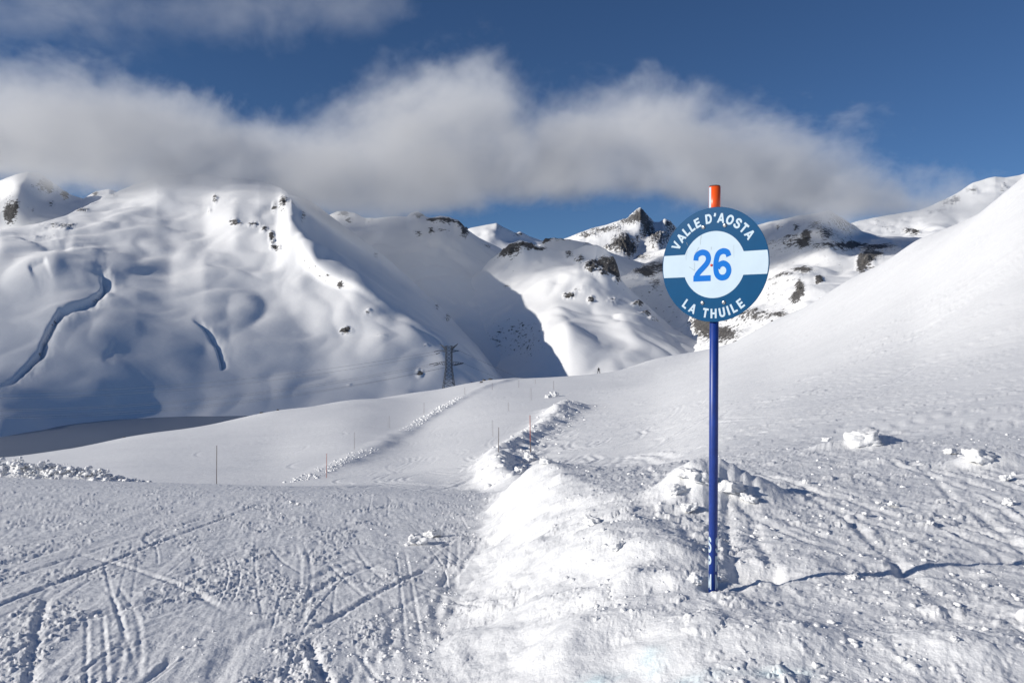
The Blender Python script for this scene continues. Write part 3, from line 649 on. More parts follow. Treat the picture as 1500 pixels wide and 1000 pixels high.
cloud('long bank of grey cloud lying across the mountain tops', -5600, 2800, 3450, 5000, 480, 2050,
      [(-5600, 1400)] + at_y(4200, [(-500, 170), (0, 128), (230, 120), (400, 185), (520, 160), (600, 118), (700, 95), (790, 160), (900, 145), (1020, 155), (1130, 190), (1260, 232), (1340, 262), (1420, 300)]) + [(2800, 560)],
      [(-5600, 900)] + at_y(4200, [(-400, 245), (0, 258), (200, 290), (330, 305), (430, 310), (560, 318), (700, 300), (860, 290), (1000, 300), (1200, 322), (1400, 318)]) + [(2800, 720)], 0.0031, 1.15, .17)
cloud('thin grey cloud hanging left of the valley', -5400, -2050, 0, 1750, 520, 1250, [(-5400, 1150), (-3500, 1100), (-2050, 1000)], [(-5400, 640), (-3500, 620), (-2050, 600)], 0.0011)  # out of view, put in to shade the left mountain's foot and the lake
cloud('thin high wisps of cloud above the grey bank', -3800, -100, 4900, 5600, 1700, 2700, [(-3800, 2350), (-2200, 2400), (-1000, 2500), (-500, 2000), (-100, 1750)], [(-3800, 1950), (-2200, 2000), (-1000, 2050), (-500, 2300), (-100, 2600)], 0.00045, 1.35)

# ------------------------------------------------------------------ small things
def simple(name, col, rough=.5, metal=0.0, spec=.5, noise_amt=0.0, nscale=30):
    m, n, b = new_mat(name)
    b.inputs['Roughness'].default_value = rough; b.inputs['Metallic'].default_value = metal
    b.inputs['Specular IOR Level'].default_value = spec
    if noise_amt:
        t = noise_node(n, nscale, 5, .6, coord(n)); r = n.nodes.new('ShaderNodeValToRGB')
        r.color_ramp.elements[0].position = .35; r.color_ramp.elements[1].position = .65
        r.color_ramp.elements[0].color = (*[c * (1 - noise_amt) for c in col], 1); r.color_ramp.elements[1].color = (*col, 1)
        n.links.new(t.outputs['Fac'], r.inputs[0]); n.links.new(r.outputs[0], b.inputs['Base Color'])
    else: b.inputs['Base Color'].default_value = (*col, 1)
    return m
M_blue = simple('pole_blue_paint', (.010, .043, .27), .40, 0, .5, .25, 18)
M_plate = simple('sign_blue_film', (.004, .066, .170), .2, 0, .5, .06, 12)
M_white = simple('sign_white_film', (.50, .61, .70), .2, 0, .5, .05, 9)
M_num = simple('number_blue_film', (.003, .14, .52), .2)
M_orange = simple('orange_sleeve', (.85, .10, .015), .35)
M_dark = simple('dark_plastic', (.02, .02, .022), .5)
M_steel = simple('screw_steel', (.45, .46, .47), .35, .9)
M_back = simple('sign_back_metal', (.35, .36, .38), .45, .6)
M_red = simple('red_rivet', (.55, .03, .02), .4)
M_scr = simple('scratch_grey', (.25, .30, .34), .7)
M_galv = simple('pylon_steel', (.09, .10, .12), .6, .3)
M_wire = simple('wire_metal', (.10, .11, .13), .6)
M_stake = simple('grey_stake', (.16, .13, .12), .7)
M_stred = simple('red_stake', (.42, .10, .06), .6)
M_cloth = simple('dark_ski_clothes', (.015, .017, .022), .8)
M_skin = simple('skin', (.5, .3, .22), .6)

def cyl(r0, r1, z0, z1, n=24, rings=1, cap=True):
    bm = bmesh.new(); rows = []
    for i in range(rings + 1):
        t = i / rings
        rows.append([bm.verts.new(((r0 + (r1 - r0) * t) * math.cos(2 * math.pi * k / n), (r0 + (r1 - r0) * t) * math.sin(2 * math.pi * k / n), z0 + (z1 - z0) * t)) for k in range(n)])
    for i in range(rings):
        for k in range(n):
            f = bm.faces.new((rows[i][k], rows[i][(k + 1) % n], rows[i + 1][(k + 1) % n], rows[i + 1][k])); f.smooth = True
    if cap: bm.faces.new(rows[-1]); bm.faces.new(rows[0][::-1])
    return bm

def bm_obj(name, bm, mat, parent=None, loc=None, **p):
    me = bpy.data.meshes.new(name); bmesh.ops.recalc_face_normals(bm, faces=bm.faces); bm.to_mesh(me); bm.free()
    return link(name, me, mat, parent, loc, **p)

def beam(bm, a, b, wd):
    a = Vector(a); b = Vector(b); d = (b - a).normalized()
    u = d.cross(Vector((0, 0, 1)) if abs(d.z) < .9 else Vector((1, 0, 0))).normalized(); v = d.cross(u)
    q = [(1, 1), (-1, 1), (-1, -1), (1, -1)]
    A = [bm.verts.new(a + (u * i + v * j) * wd / 2) for i, j in q]; B_ = [bm.verts.new(b + (u * i + v * j) * wd / 2) for i, j in q]
    for k in range(4): bm.faces.new((A[k], A[(k + 1) % 4], B_[(k + 1) % 4], B_[k]))
    bm.faces.new(A[::-1]); bm.faces.new(B_)

def catmull(P, n=5):
    P = [Vector((*p, 0)) for p in P]; out = []
    for i in range(len(P) - 1):
        p0 = P[max(i - 1, 0)]; p1 = P[i]; p2 = P[i + 1]; p3 = P[min(i + 2, len(P) - 1)]
        for k in range(n):
            t = k / n; out.append(.5 * ((2 * p1) + (p2 - p0) * t + (2 * p0 - 5 * p1 + 4 * p2 - p3) * t * t + (3 * p1 - p0 - 3 * p2 + p3) * t ** 3))
    return out + [P[-1]]
TK = .215
def ell(cx, cy, rx, ry, a0, a1, n=20): return [(cx + rx * math.cos(R(a0 + (a1 - a0) * i / n)), cy + ry * math.sin(R(a0 + (a1 - a0) * i / n))) for i in range(n + 1)]
h_ = TK / 2
GLYPHS = {  # centre lines in cap heights: (smooth?, points)
 'V': [(0, [(.07, 1.05), (.37, -.02)]), (0, [(.67, 1.05), (.37, -.02)])], 'A': [(0, [(.07, -.05), (.37, 1.02)]), (0, [(.67, -.05), (.37, 1.02)]), (0, [(.2, .30), (.54, .30)])],
 'L': [(0, [(h_, 0), (h_, 1)]), (0, [(h_, h_ - .01), (.56, h_ - .01)])], 'E': [(0, [(h_, 0), (h_, 1)]), (0, [(h_, h_ - .01), (.60, h_ - .01)]), (0, [(h_, .51), (.56, .51)]), (0, [(h_, 1.01 - h_), (.60, 1.01 - h_)])],
 'D': [(0, [(h_, 0), (h_, 1)]), (0, [(h_, 1 - h_), (.34, 1 - h_)] + ell(.34, .5, .27, .5 - h_, 90, -90, 18)[1:] + [(h_, h_)])], "'": [(0, [(.13, 1.0), (.13, .84)]), (0, [(.15, .86), (.06, .66)])],
 'O': [(0, ell(.39, .5, .30, .5 - h_ + .01, 0, 360, 36))], 'S': [(1, [(.57, .70), (.54, .84), (.36, .915), (.17, .86), (.12, .72), (.18, .60), (.36, .53), (.54, .45), (.60, .29), (.53, .14), (.35, .085), (.15, .14), (.09, .31)])],
 'T': [(0, [(.32, 0), (.32, 1)]), (0, [(0, 1 - h_), (.64, 1 - h_)])], 'H': [(0, [(h_, 0), (h_, 1)]), (0, [(.70 - h_, 0), (.70 - h_, 1)]), (0, [(h_, .51), (.70 - h_, .51)])],
 'U': [(0, [(h_, 1), (h_, .36)] + ell(.34, .34, .34 - h_, .34 - h_, 180, 360, 16) + [(.68 - h_, .36), (.68 - h_, 1)])], 'I': [(0, [(h_, 0), (h_, 1)])],
 'P': [(0, [(h_, 0), (h_, 1)]), (0, [(h_, 1 - h_), (.38, 1 - h_)] + ell(.38, .70, .2, .30 - h_, 90, -90, 14)[1:] + [(h_, .495)])],
 'M': [(0, [(h_, 0), (h_, 1)]), (0, [(.86 - h_, 0), (.86 - h_, 1)]), (0, [(h_, 1.02), (.43, .1)]), (0, [(.86 - h_, 1.02), (.43, .1)])],
 '2': [(1, [(.085, .66), (.12, .82), (.30, .91), (.48, .86), (.55, .72), (.51, .58), (.38, .44), (.22, .30), (.13, .19), (.095, .06)]), (0, [(.0, .085), (.64, .085)])],
 '6': [(1, [(.56, .745), (.50, .87), (.34, .915), (.18, .84), (.105, .65), (.09, .42), (.12, .23), (.21, .12), (.335, .085), (.48, .125), (.565, .28), (.52, .44), (.37, .53), (.22, .485), (.155, .38)])],
}
def glyph_data(ch, bold):
    V = []; Fs = []; tk = TK * (1 - .0 * bold)
    if ch in '26': tk = .185
    for li, (sm, P) in enumerate(GLYPHS[ch]):
        P = catmull(P) if sm else [Vector((*p, 0)) for p in P]
        closed = (P[0] - P[-1]).length < 1e-6; base = len(V); n_ = len(P)
        for i, p in enumerate(P):
            a_ = P[i - 1] if i > 0 else (P[-2] if closed else P[0]); b_ = P[i + 1] if i < n_ - 1 else (P[1] if closed else P[-1])
            d = (b_ - a_).normalized(); nrm = Vector((-d.y, d.x, 0))
            d1 = (p - a_).normalized() if (p - a_).length > 1e-9 else d
            k = 1 / max(.6, abs(Vector((-d1.y, d1.x, 0)).dot(nrm)))
            for sg in (1, -1):
                q = p + nrm * sg * tk / 2 * k; lo_ = 0.0 if ch not in 'OSU26' else -.03; hi_ = 1.0 if ch not in 'OS26' else 1.03
                V.append(Vector((q.x, min(max(q.y, lo_), hi_), li + .12 * (i > n_ * .6))))
        for i in range(n_ - 1): Fs.append([base + 2 * i, base + 2 * i + 1, base + 2 * i + 3, base + 2 * i + 2])
    x0 = min(v.x for v in V); x1 = max(v.x for v in V)
    for v in V: v.x -= x0
    return V, Fs, x1 - x0
for _m in (M_plate, M_white, M_num): _m.node_tree.nodes['Principled BSDF'].inputs['Specular IOR Level'].default_value = .2
CAP = 1.0

# ---- the round piste sign
SX, SY = 1.052, 4.17
sign = thing('piste_sign', (SX, SY, -1.30), 'round blue and white ski piste sign 26 on a blue pole in the snow bank', 'sign', rot=(0, R(.25), 0))
bm_obj('pole', cyl(.0232, .0232, -.45, 2.0, 40), M_blue, sign)
sleeve = bm_obj('pole_sleeve', cyl(.0295, .0295, 1.93, 2.108, 40), M_orange, sign, label='orange sleeve on top of the pole')
bm_obj('cap', cyl(.0288, .027, 2.1085, 2.1135, 40), M_dark, sleeve)
def wrap_patch(a0, a1, z0, z1, rad, n=10):
    bm = bmesh.new(); lo = []; hi = []
    for i in range(n + 1):
        a = a0 + (a1 - a0) * i / n
        lo.append(bm.verts.new((rad * math.sin(a), -rad * math.cos(a), z0))); hi.append(bm.verts.new((rad * math.sin(a), -rad * math.cos(a), z1)))
    for i in range(n): bm.faces.new((lo[i], lo[i + 1], hi[i + 1], hi[i]))
    return bm
bm_obj('white_strip', wrap_patch(R(-86), R(-52), 1.995, 2.104, .0299), M_white, sleeve)  # plain white strip down the left side of the sleeve
# lettering printed round the foot of the pole, S P M one under another
def wrap_letter(ch, bold, a0, aw, z0, h, rad):
    V, Fs, wd = glyph_data(ch, bold); me = bpy.data.meshes.new('lettering')
    bm = bmesh.new(); vs = [bm.verts.new((v.x / wd * aw, v.y / CAP * h, v.z * .0001)) for v in V]
    for f in Fs:
        try: bm.faces.new([vs[i] for i in f])
        except ValueError: pass
    bmesh.ops.triangulate(bm, faces=bm.faces)
    for k in range(1, 8):    # slice so the print follows the tube
        g = bm.verts[:] + bm.edges[:] + bm.faces[:]
        bmesh.ops.bisect_plane(bm, geom=g, plane_co=(aw * k / 8, 0, 0), plane_no=(1, 0, 0))
    for v in bm.verts:
        a = a0 + v.co.x; q_ = rad + v.co.z; v.co = Vector((q_ * math.sin(a), -q_ * math.cos(a), z0 + v.co.y))
    bm.to_mesh(me); bm.free(); return me
for a0 in (13, -107, 133):
    for ch, z in (('S', .200), ('P', .104), ('M', .008)):
        link('lettering', wrap_letter(ch, .03, R(a0), R(70), z, .080, .02355), M_white, sign)

RD = .297
disc_e = bpy.data.objects.new('sign_disc', None); sc.collection.objects.link(disc_e)
def disc_mesh(r, y0, y1, n=128, bev=.0012):
    bm = bmesh.new(); rows = []
    for rr_, yy in ((r - bev, y0), (r, y0 + bev), (r, y1 - bev), (r - bev, y1)):
        rows.append([bm.verts.new((rr_ * math.cos(2 * math.pi * k / n), yy, rr_ * math.sin(2 * math.pi * k / n))) for k in range(n)])
    for i in range(3):
        for k in range(n): bm.faces.new((rows[i][k], rows[i][(k + 1) % n], rows[i + 1][(k + 1) % n], rows[i + 1][k]))
    bm.faces.new(rows[0]); bm.faces.new(rows[-1][::-1])
    return bm
bpy.data.objects.remove(disc_e)
D_LOC = Vector((-.014, -.040, .398 + 1.30)); D_ROT = Matrix.Rotation(R(-39.5), 4, 'Z') @ Matrix.Rotation(R(.5), 4, 'Y')
plate = bm_obj('sign_plate', disc_mesh(RD, -.0015, .0015), M_plate, sign)
plate.matrix_local = Matrix.Translation(D_LOC) @ D_ROT
# white circle and cross band, one sheet just proud of the plate
pts = []; rc = .583 * RD; hb = .20 * RD; ro = .983 * RD
a = math.asin(hb / rc); bb = math.asin(hb / ro)
def arc(r, a0, a1, n): return [(r * math.cos(a0 + (a1 - a0) * i / n), r * math.sin(a0 + (a1 - a0) * i / n)) for i in range(n + 1)]
pts = arc(ro, -bb, bb, 12) + arc(rc, a, math.pi - a, 60) + arc(ro, math.pi - bb, math.pi + bb, 12) + arc(rc, math.pi + a, 2 * math.pi - a, 60)
bm = bmesh.new(); f = bm.faces.new([bm.verts.new((x, -.0022, z)) for x, z in pts])
bm_obj('white_band', bm, M_white, plate)
def flat_letters(name, placed, mat, y):
    bm = bmesh.new()
    for V, Fs, M in placed:
        vs = [bm.verts.new(Vector(((M @ Vector((v.x, v.y, 0))).x, y - v.z * .00008, (M @ Vector((v.x, v.y, 0))).y))) for v in V]
        for f in Fs:
            try: bm.faces.new([vs[i] for i in f])
            except ValueError: pass
    return bm_obj(name, bm, mat, plate)
def arc_text(txt, a_start, a_end, r_base, h, top, name, bold=.035, sx=1.0):
    s_ = h / CAP; gl = []
    for ch in txt:
        if ch == ' ': gl.append((None, None, .30)); continue
        V, Fs, wd = glyph_data(ch, bold); gl.append((V, Fs, wd))
    tot = sum(g[2] for g in gl); gaps = len(gl) - 1
    rm = r_base + (h * .5 if top else -h * .5)
    span = abs(a_end - a_start) * rm
    sp = (span - tot * s_ * sx) / gaps
    pos = 0
    for (V, Fs, wd), ch in zip(gl, txt):
        wl_ = wd * s_ * sx
        if V is not None:
            c_ = (pos + wl_ / 2) / rm
            ang = a_start - c_ if top else a_start + c_
            rot = ang - math.pi / 2 if top else ang + math.pi / 2
            M = Matrix.Rotation(rot, 3, 'Z')
            P = Vector((math.cos(ang), math.sin(ang), 0)) * r_base
            M4 = Matrix.Translation(P) @ M.to_4x4() @ Matrix.Translation(Vector((-wl_ / 2, 0, 0))) @ Matrix.Diagonal((s_ * sx, s_, 1, 1))
            flat_letters('letter', [(V, Fs, M4)], M_white, -.0024)
        pos += wl_ + sp
arc_text("VALLE D'AOSTA", R(157.5), R(31.5), .725 * RD, .170 * RD, True, 'letter')
arc_text("LA THUILE", R(229.5), R(309.5), .935 * RD, .165 * RD, False, 'letter')
hh = .56 * RD
for ch, xc in (('2', -.215), ('6', .165)):
    V, Fs, wd = glyph_data(ch, .035)
    ymin = min(v.y for v in V); ymax = max(v.y for v in V)
    sy_ = hh / (ymax - ymin); sx_ = .335 * RD / wd
    M4 = Matrix.Translation(Vector((xc * RD - .1675 * RD, -hh / 2 - .005 * RD, 0))) @ Matrix.Diagonal((sx_, sy_, 1, 1)) @ Matrix.Translation(Vector((0, -ymin, 0)))
    flat_letters('number', [(V, Fs, M4)], M_num, -.0030)
def screw(x, z, r, mat, name):
    bm = bmesh.new(); n_ = 20; prof = [(r, -.0020), (r, -.0045), (r * .72, -.0062), (0.0001, -.0066)]
    rows = [[bm.verts.new((x + q * math.cos(2 * math.pi * k / n_), y, z + q * math.sin(2 * math.pi * k / n_))) for k in range(n_)] for q, y in prof]
    for i in range(len(prof) - 1):
        for k in range(n_): bm.faces.new((rows[i][k], rows[i][(k + 1) % n_], rows[i + 1][(k + 1) % n_], rows[i + 1][k])).smooth = True
    o = bm_obj(name, bm, mat, plate)
    if name == 'screw':
        bm = bmesh.new()
        bmesh.ops.create_cube(bm, size=1, matrix=Matrix.Translation((x, -.0068, z)) @ Matrix.Rotation(random.random() * 3, 4, 'Y') @ Matrix.Diagonal((r * 1.3, .0008, r * .3, 1)))
        bm_obj('screw_slot', bm, M_dark, plate)
for x in (-.20, .20):
    for z in (-.665, .665): screw(x * RD, z * RD, .0105, M_steel, 'screw')
screw(-.035 * RD, -.01 * RD, .0068, M_red, 'red_rivet')
# scratches worn through the white film
random.seed(5); bm = bmesh.new()
def scratch(pts_, wd):
    for (x0, z0), (x1, z1) in zip(pts_[:-1], pts_[1:]):
        d = Vector((x1 - x0, 0, z1 - z0)); p = Vector((-d.z, 0, d.x)).normalized() * wd
        A_ = [Vector((x0, -.00265, z0)) - p, Vector((x1, -.00265, z1)) - p * .6, Vector((x1, -.00265, z1)) + p * .6, Vector((x0, -.00265, z0)) + p]
        bm.faces.new([bm.verts.new(v) for v in A_])
for pth, wd in (([(-.235, .52), (-.255, .42), (-.25, .36)], .004), ([(-.28, .32), (-.33, .24), (-.36, .22)], .004), ([(-.50, .27), (-.53, .16), (-.52, .1)], .003),
                ([(-.46, -.02), (-.40, -.06), (-.355, -.09)], .004), ([(-.355, -.09), (-.365, .06)], .003), ([(.37, .32), (.375, .10)], .002), ([(-.045, .31), (-.045, .26)], .005), ([(-.30, -.22), (-.20, -.26)], .003), ([(-.52, .42), (-.50, .36)], .003)):
    bm = bmesh.new(); scratch([(x * RD, z * RD) for x, z in pth], wd * RD); bm_obj('scratch', bm, M_scr, plate)
for z in (-.665, .665):
    bm = bmesh.new(); bmesh.ops.create_cube(bm, size=1, matrix=Matrix.Translation((0, .0135, z * RD)) @ Matrix.Diagonal((.15, .022, .03, 1)))
    bm_obj('bracket', bm, M_back, plate)

# ---- slope marker stakes
def stake_base(px, py):
    h = hit(px, py + .0); return h
STAKES = [(317, 652, 712, .02, 'g', 'tall thin stake nearest the left end of the run, alone on the roll'),
          (478, 664, 700, .022, 'r', 'reddish stake at the left edge of the run, nearest the dip'),
          (519, 633, 659, .02, 'g', 'thin stake on the left edge of the run, second from the dip'),
          (570, 609, 627, .02, 'g', 'small stake on the left edge of the run, third from the dip'),
          (621, 590, 606, .02, 'g', 'small stake beside the rough snow below the pylon'),
          (681, 567, 578, .02, 'g', 'tiny stake on the skyline right of the pylon'),
          (721, 561, 571, .02, 'g', 'tiny far stake just right of the dark boulders'),
          (760, 557, 568, .02, 'g', 'tiny far stake between the boulders and the skier'),
          (784, 556, 562, .02, 'g', 'tiny far stake nearest the skyline left of the skier'),
          (811, 558, 570, .02, 'g', 'thin far stake behind the white snow heap'),
          (778, 568, 586, .02, 'g', 'thin stake on the ridge of ploughed snow near its heap'),
          (745, 589, 602, .02, 'g', 'thin stake halfway along the ridge of ploughed snow'),
          (722, 615, 639, .02, 'g', 'thin dark stake at the bend of the ploughed ridge'),
          (730, 627, 663, .022, 'g', 'brownish stake just in front of the bend of the ploughed ridge'),
          (777, 608, 662, .032, 'o', 'thick orange red stake behind the end of the snow bank')]
for px, py0, py1, rad, k, lab in STAKES:
    h = hit(px, py1)
    if h is None: h = hit(px, py1 + 6)
    if h is None: continue
    H = (py1 - py0) / F * h.y
    if px == 317: h = Vector(((px - 750) / F * 39, 39, gz((px - 750) / F * 39, 39))); H = (500 - py0) / F * 39 - h.z
    t = thing('marker_stake', h, lab, 'stake', 'slope marker stakes along the run')
    rad = max(rad, h.y * .00022)
    t.rotation_euler = (R(random.uniform(-1.2, 1.2)), R(random.uniform(-1.2, 1.2)), 0)
    bm_obj('stake_shaft', cyl(rad, rad * .8, -.3, H, 10), M_stred if k in 'ro' else M_stake, t)
    if k == 'o': bm_obj('stake_foot', cyl(rad * 1.04, rad * 1.04, -.3, H * .28, 10), M_stake, t, label='bare grey foot of the stake')

# ---- pylon and power lines
PYY = 640.0; pz = -52.0; PXc = (657.5 - 750) / F * PYY
pyl = thing('electricity_pylon', (PXc, PYY, pz), 'dark steel lattice electricity pylon behind the far edge of the run', 'pylon', rot=(0, 0, R(14)))
HT = 50.0
def half(z): return 6.6 + (2.4 - 6.6) * min(1, z / 31.0)
lev = [0, 5, 10, 14.5, 18.5, 22, 25, 28, 31, 34, 37, 40, 43, 46, 48.5]
for sx_, sy_ in ((1, 1), (-1, 1), (-1, -1), (1, -1)):
    bm = bmesh.new()
    beam(bm, (sx_ * half(0), sy_ * half(0), -3), (sx_ * half(31), sy_ * half(31), 31), .42)
    beam(bm, (sx_ * 2.4, sy_ * 2.4, 31), (sx_ * 2.3, sy_ * 2.3, 48.5), .38)
    bm_obj('tower_leg', bm, M_galv, pyl)
for face in range(4):
    bm = bmesh.new(); rot = Matrix.Rotation(face * math.pi / 2, 3, 'Z')
    for i in range(len(lev) - 1):
        a_, b_ = half(lev[i]), half(lev[i + 1])
        beam(bm, rot @ Vector((-a_, a_, lev[i])), rot @ Vector((b_, b_, lev[i + 1])), .22)
        beam(bm, rot @ Vector((a_, a_, lev[i])), rot @ Vector((-b_, b_, lev[i + 1])), .22)
        beam(bm, rot @ Vector((-b_, b_, lev[i + 1])), rot @ Vector((b_, b_, lev[i + 1])), .2)
    bm_obj('lattice_bracing', bm, M_galv, pyl)
def crossarm(side, z, ln, drop, up):
    bm = bmesh.new(); tip = Vector((side * ln, 0, z + up))
    for y in (-2.2, 2.2):
        beam(bm, (side * 2.2, y, z), tip, .34); beam(bm, (side * 2.2, y, z - drop), tip, .34)
        for k in range(1, 5):
            q = k / 5; A0_ = Vector((side * 2.2, y, z)).lerp(tip, q); B0_ = Vector((side * 2.2, y, z - drop)).lerp(tip, max(0, q - .15)); beam(bm, A0_, B0_, .2)
    for k in range(0, 4):
        q = k / 5; beam(bm, Vector((side * 2.2, -2.2, z)).lerp(tip, q), Vector((side * 2.2, 2.2, z)).lerp(tip, q + .15), .2)
    bm_obj('crossarm', bm, M_galv, pyl); return tip
tips = []
for side in (-1, 1):
    tips.append((side, crossarm(side, 46.6, 7.4, 1.6, 3.6)))
    tips.append((side, crossarm(side, 45.2, 8.4, 1.8, -.6)))
    tips.append((side, crossarm(side, 36.0, 12.0, 3.0, -1.4)))
Mp = Matrix.Translation((PXc, PYY, pz)) @ Matrix.Rotation(R(14), 4, 'Z')
def wire(p0, p1, sag, label, n=60):
    bm = bmesh.new(); rows = []
    for i in range(n + 1):
        t = i / n; p = p0.lerp(p1, t) + Vector((0, 0, -4 * sag * t * (1 - t)))
        rows.append([bm.verts.new(p + Vector((0, .085 * math.cos(k * 2.0944), .085 * math.sin(k * 2.0944)))) for k in range(3)])
    for i in range(n):
        for k in range(3): bm.faces.new((rows[i][k], rows[i][(k + 1) % 3], rows[i + 1][(k + 1) % 3], rows[i + 1][k]))
    o = bm_obj('power_line', bm, M_wire); o['label'] = label; o['category'] = 'wire'; o['group'] = 'power lines strung from the pylon'
loc_tips = {}
def insul(loc_tip, dx):
    bm = bmesh.new(); e = Vector((loc_tip[0] + dx, loc_tip[1], loc_tip[2] - .9)); beam(bm, loc_tip, e, .5); bm_obj('insulator', bm, M_dark, pyl); return Mp @ e
E0 = [insul((-8.4, 0, 44.6), -3.6), insul((-7.4, 0, 42.8), -3.0), insul((-12, 0, 34.4), -4), insul((-8, 1.5, 33.6), -4), insul((8.0, -1.5, 33.6), -4), insul((12, 0, 34.4), -4)]
names = ['topmost faint power line sagging from the pylon to the left', 'second faint power line from the top, left of the pylon', 'third faint power line from the top, off the lower arm', 'fourth faint power line from the top, off the lower arm', 'fifth faint power line from the top, left of the pylon', 'lowest faint power line sagging to the left']
low = [575, 583, 599.5, 602, 609, 612.5]
for p0, lab, py in zip(E0, names, low):
    p1 = Vector(((-690 - 750) / F * 640, 640, p0.z)); mid = (500 - py) / F * 640
    wire(p0, p1, p0.z - mid, lab)
for k, (dx, dz, lab) in enumerate(((8.4, 44.6, 'upper faint power line running right from the pylon'), (12, 34.4, 'lower faint power line running right from the pylon'))):
    p0 = Mp @ Vector((dx, 0, dz)); wire(p0, Vector((420, 900, -150)), 22, lab)

# ---- dark boulders on the skyline of the near slope
def rough_mesh(name, seed, sub, sq=(1, 1, 1), amp=.35, fr=1.3, flat=0.0, blocky=0.0):
    bm = bmesh.new(); bmesh.ops.create_icosphere(bm, subdivisions=sub, radius=1)
    for v in bm.verts:
        p = v.co.copy(); o_ = Vector((seed * 3.1, seed * 1.7, -seed * 2.3))
        if blocky:
            mx_ = max(abs(p.x), abs(p.y), abs(p.z)); p = p.lerp(p / mx_ * .85, blocky)
        d = mnoise.fractal(p * fr + o_, .9, 2.1, 5) * amp + abs(mnoise.noise(p * fr * 2.3 + o_)) * amp * .5
        p = p * (1 + d)
        v.co = Vector((p.x * sq[0], p.y * sq[1], p.z * sq[2]))
        if v.co.z < -.3 * sq[2]: v.co.z = -.3 * sq[2] + (v.co.z + .3 * sq[2]) * .3
    for f_ in bm.faces: f_.smooth = True
    me = bpy.data.meshes.new(name); bm.to_mesh(me); bm.free(); return me
def crest(px, y0=60, y1=330):
    Ys = np.linspace(y0, y1, 800); Xs = (px - 750) / F * Ys; z = ground(Xs, Ys, True, False); k = np.argmax(z / Ys)
    return Vector((Xs[k], Ys[k], z[k]))
m, n, b = new_mat('boulder_rock'); c = coord(n)
t = noise_node(n, 2.2, 8, .7, c); r = n.nodes.new('ShaderNodeValToRGB'); r.color_ramp.elements[0].color = (.03, .027, .025, 1); r.color_ramp.elements[1].color = (.16, .145, .13, 1)
r.color_ramp.elements[0].position = .35; r.color_ramp.elements[1].position = .7
n.links.new(t.outputs['Fac'], r.inputs[0]); n.links.new(r.outputs[0], b.inputs['Base Color']); b.inputs['Roughness'].default_value = .85
bp = n.nodes.new('ShaderNodeBump'); bp.inputs['Distance'].default_value = .2; n.links.new(t.outputs['Fac'], bp.inputs['Height']); n.links.new(bp.outputs[0], b.inputs['Normal'])
M_rock = m
def g_obj(name, me, mat, loc, label, cat, group=None, rot=(0, 0, 0), sc_=(1, 1, 1)):
    me = me.copy(); me.transform(Matrix.Diagonal((*sc_, 1))); me.name = name; sc_ = (1, 1, 1)
    o = link(name, me, mat); o.location = loc; o.rotation_euler = rot; o.scale = sc_; o['label'] = label; o['category'] = cat
    if group: o['group'] = group
    return o
BO = [(383, 0, 3.2, 'dark flat boulder on the left skyline of the snow slope, the lower one'), (407, 0, 3.0, 'small dark boulder on the left skyline, nearest the pylon of the pair'),
      (691, -.5, 1.8, 'tiny dark rock just right of the pylon foot'), (705, 2.5, 3.4, 'dark boulder lowest in the little cluster right of the pylon'), (709, .5, 4.0, 'dark boulder in the middle of the little cluster right of the pylon'),
      (718, 0, 4.2, 'dark boulder farthest right in the cluster on the skyline'), (873, -10, 1.8, 'tiny dark rock on the far white slope above the skier'),
      (1078, 0, 2.0, 'small dark rock where the right hillside meets the pole, leftmost'), (1131, 0, 3.2, 'dark rock lying on the edge of the right hillside'), (1148, 0, 2.6, 'small dark rock on the edge of the right hillside, upper one'), (182, 0, 2.0, 'tiny dark rock at the far left skyline above the grey lake')]
for i, (px, dpy, sz, lab) in enumerate(BO):
    p = crest(px)
    if px == 873:
        continue
    if dpy > 1: p = hit(px, 500 - p.z / p.y * F + dpy) or p
    s_ = sz / F * p.y * .62
    g_obj('boulder', rough_mesh('boulder', i + 1, 3, (1.25, .9, .7), .4), M_rock, p + Vector((0, 0, s_ * .12)), lab, 'rock', 'dark boulders poking out of the snow', (0, 0, i * 1.3), (s_, s_, s_))

# ---- crags on the mountains
dg = bpy.context.evaluated_depsgraph_get(); dg.update()
def far_hit(px, py):
    d = Vector(((px - 750) / F, 1, (500 - py) / F)).normalized(); o_ = Vector((0, 0, 0)) + d * 500
    for _ in range(6):
        ok, loc, nor, idx, ob, mt = sc.ray_cast(dg, o_, d)
        if not ok: return None
        if ob.name.startswith('mountain'): return loc
        o_ = loc + d * 5
    return None
CR = [(1272, 382, 9, 13, 'big dark crag above the right hillside, tallest rock there'), (1181, 350, 6, 6, 'small dark crag high on the bright slope right of the sign'), (1173, 424, 5, 11, 'upright grey rock pinnacle right of the sign, lower on the slope'),
      (1200, 414, 5, 4, 'low dark crag just right of the grey pinnacle'), (752, 365, 9, 7, 'broken dark crag at the left end of the middle knoll'), (766, 358, 6, 7, 'square topped dark crag crowning the middle knoll'),
      (783, 363, 8, 4, 'long low dark crag right of the knoll top'), (893, 388, 7, 13, 'tall dark cliff on the right shoulder of the middle knoll'), (867, 396, 8, 8, 'leaning dark crag below the right shoulder of the knoll'), (902, 400, 5, 12, 'narrow dark cliff edge ending the knoll on the right'),
      (834, 433, 8, 2.5, 'thin dark rock band low on the middle knoll'), (866, 440, 5, 3, 'small dark rock right of the thin band on the knoll'), (613, 317, 6, 4, 'snow topped dark crag on the cliff band, left end'), (680, 337, 6, 8, 'dark buttress ending the cliff band on its right'),
      (414, 296, 3, 7, 'dark rock tooth beside the pointed shoulder of the left mountain'), (508, 484, 7, 2, 'dark rock patch low on the left mountain'), (615, 546, 3, 5, 'dark rock rib low on the left mountain, left of the pylon')]
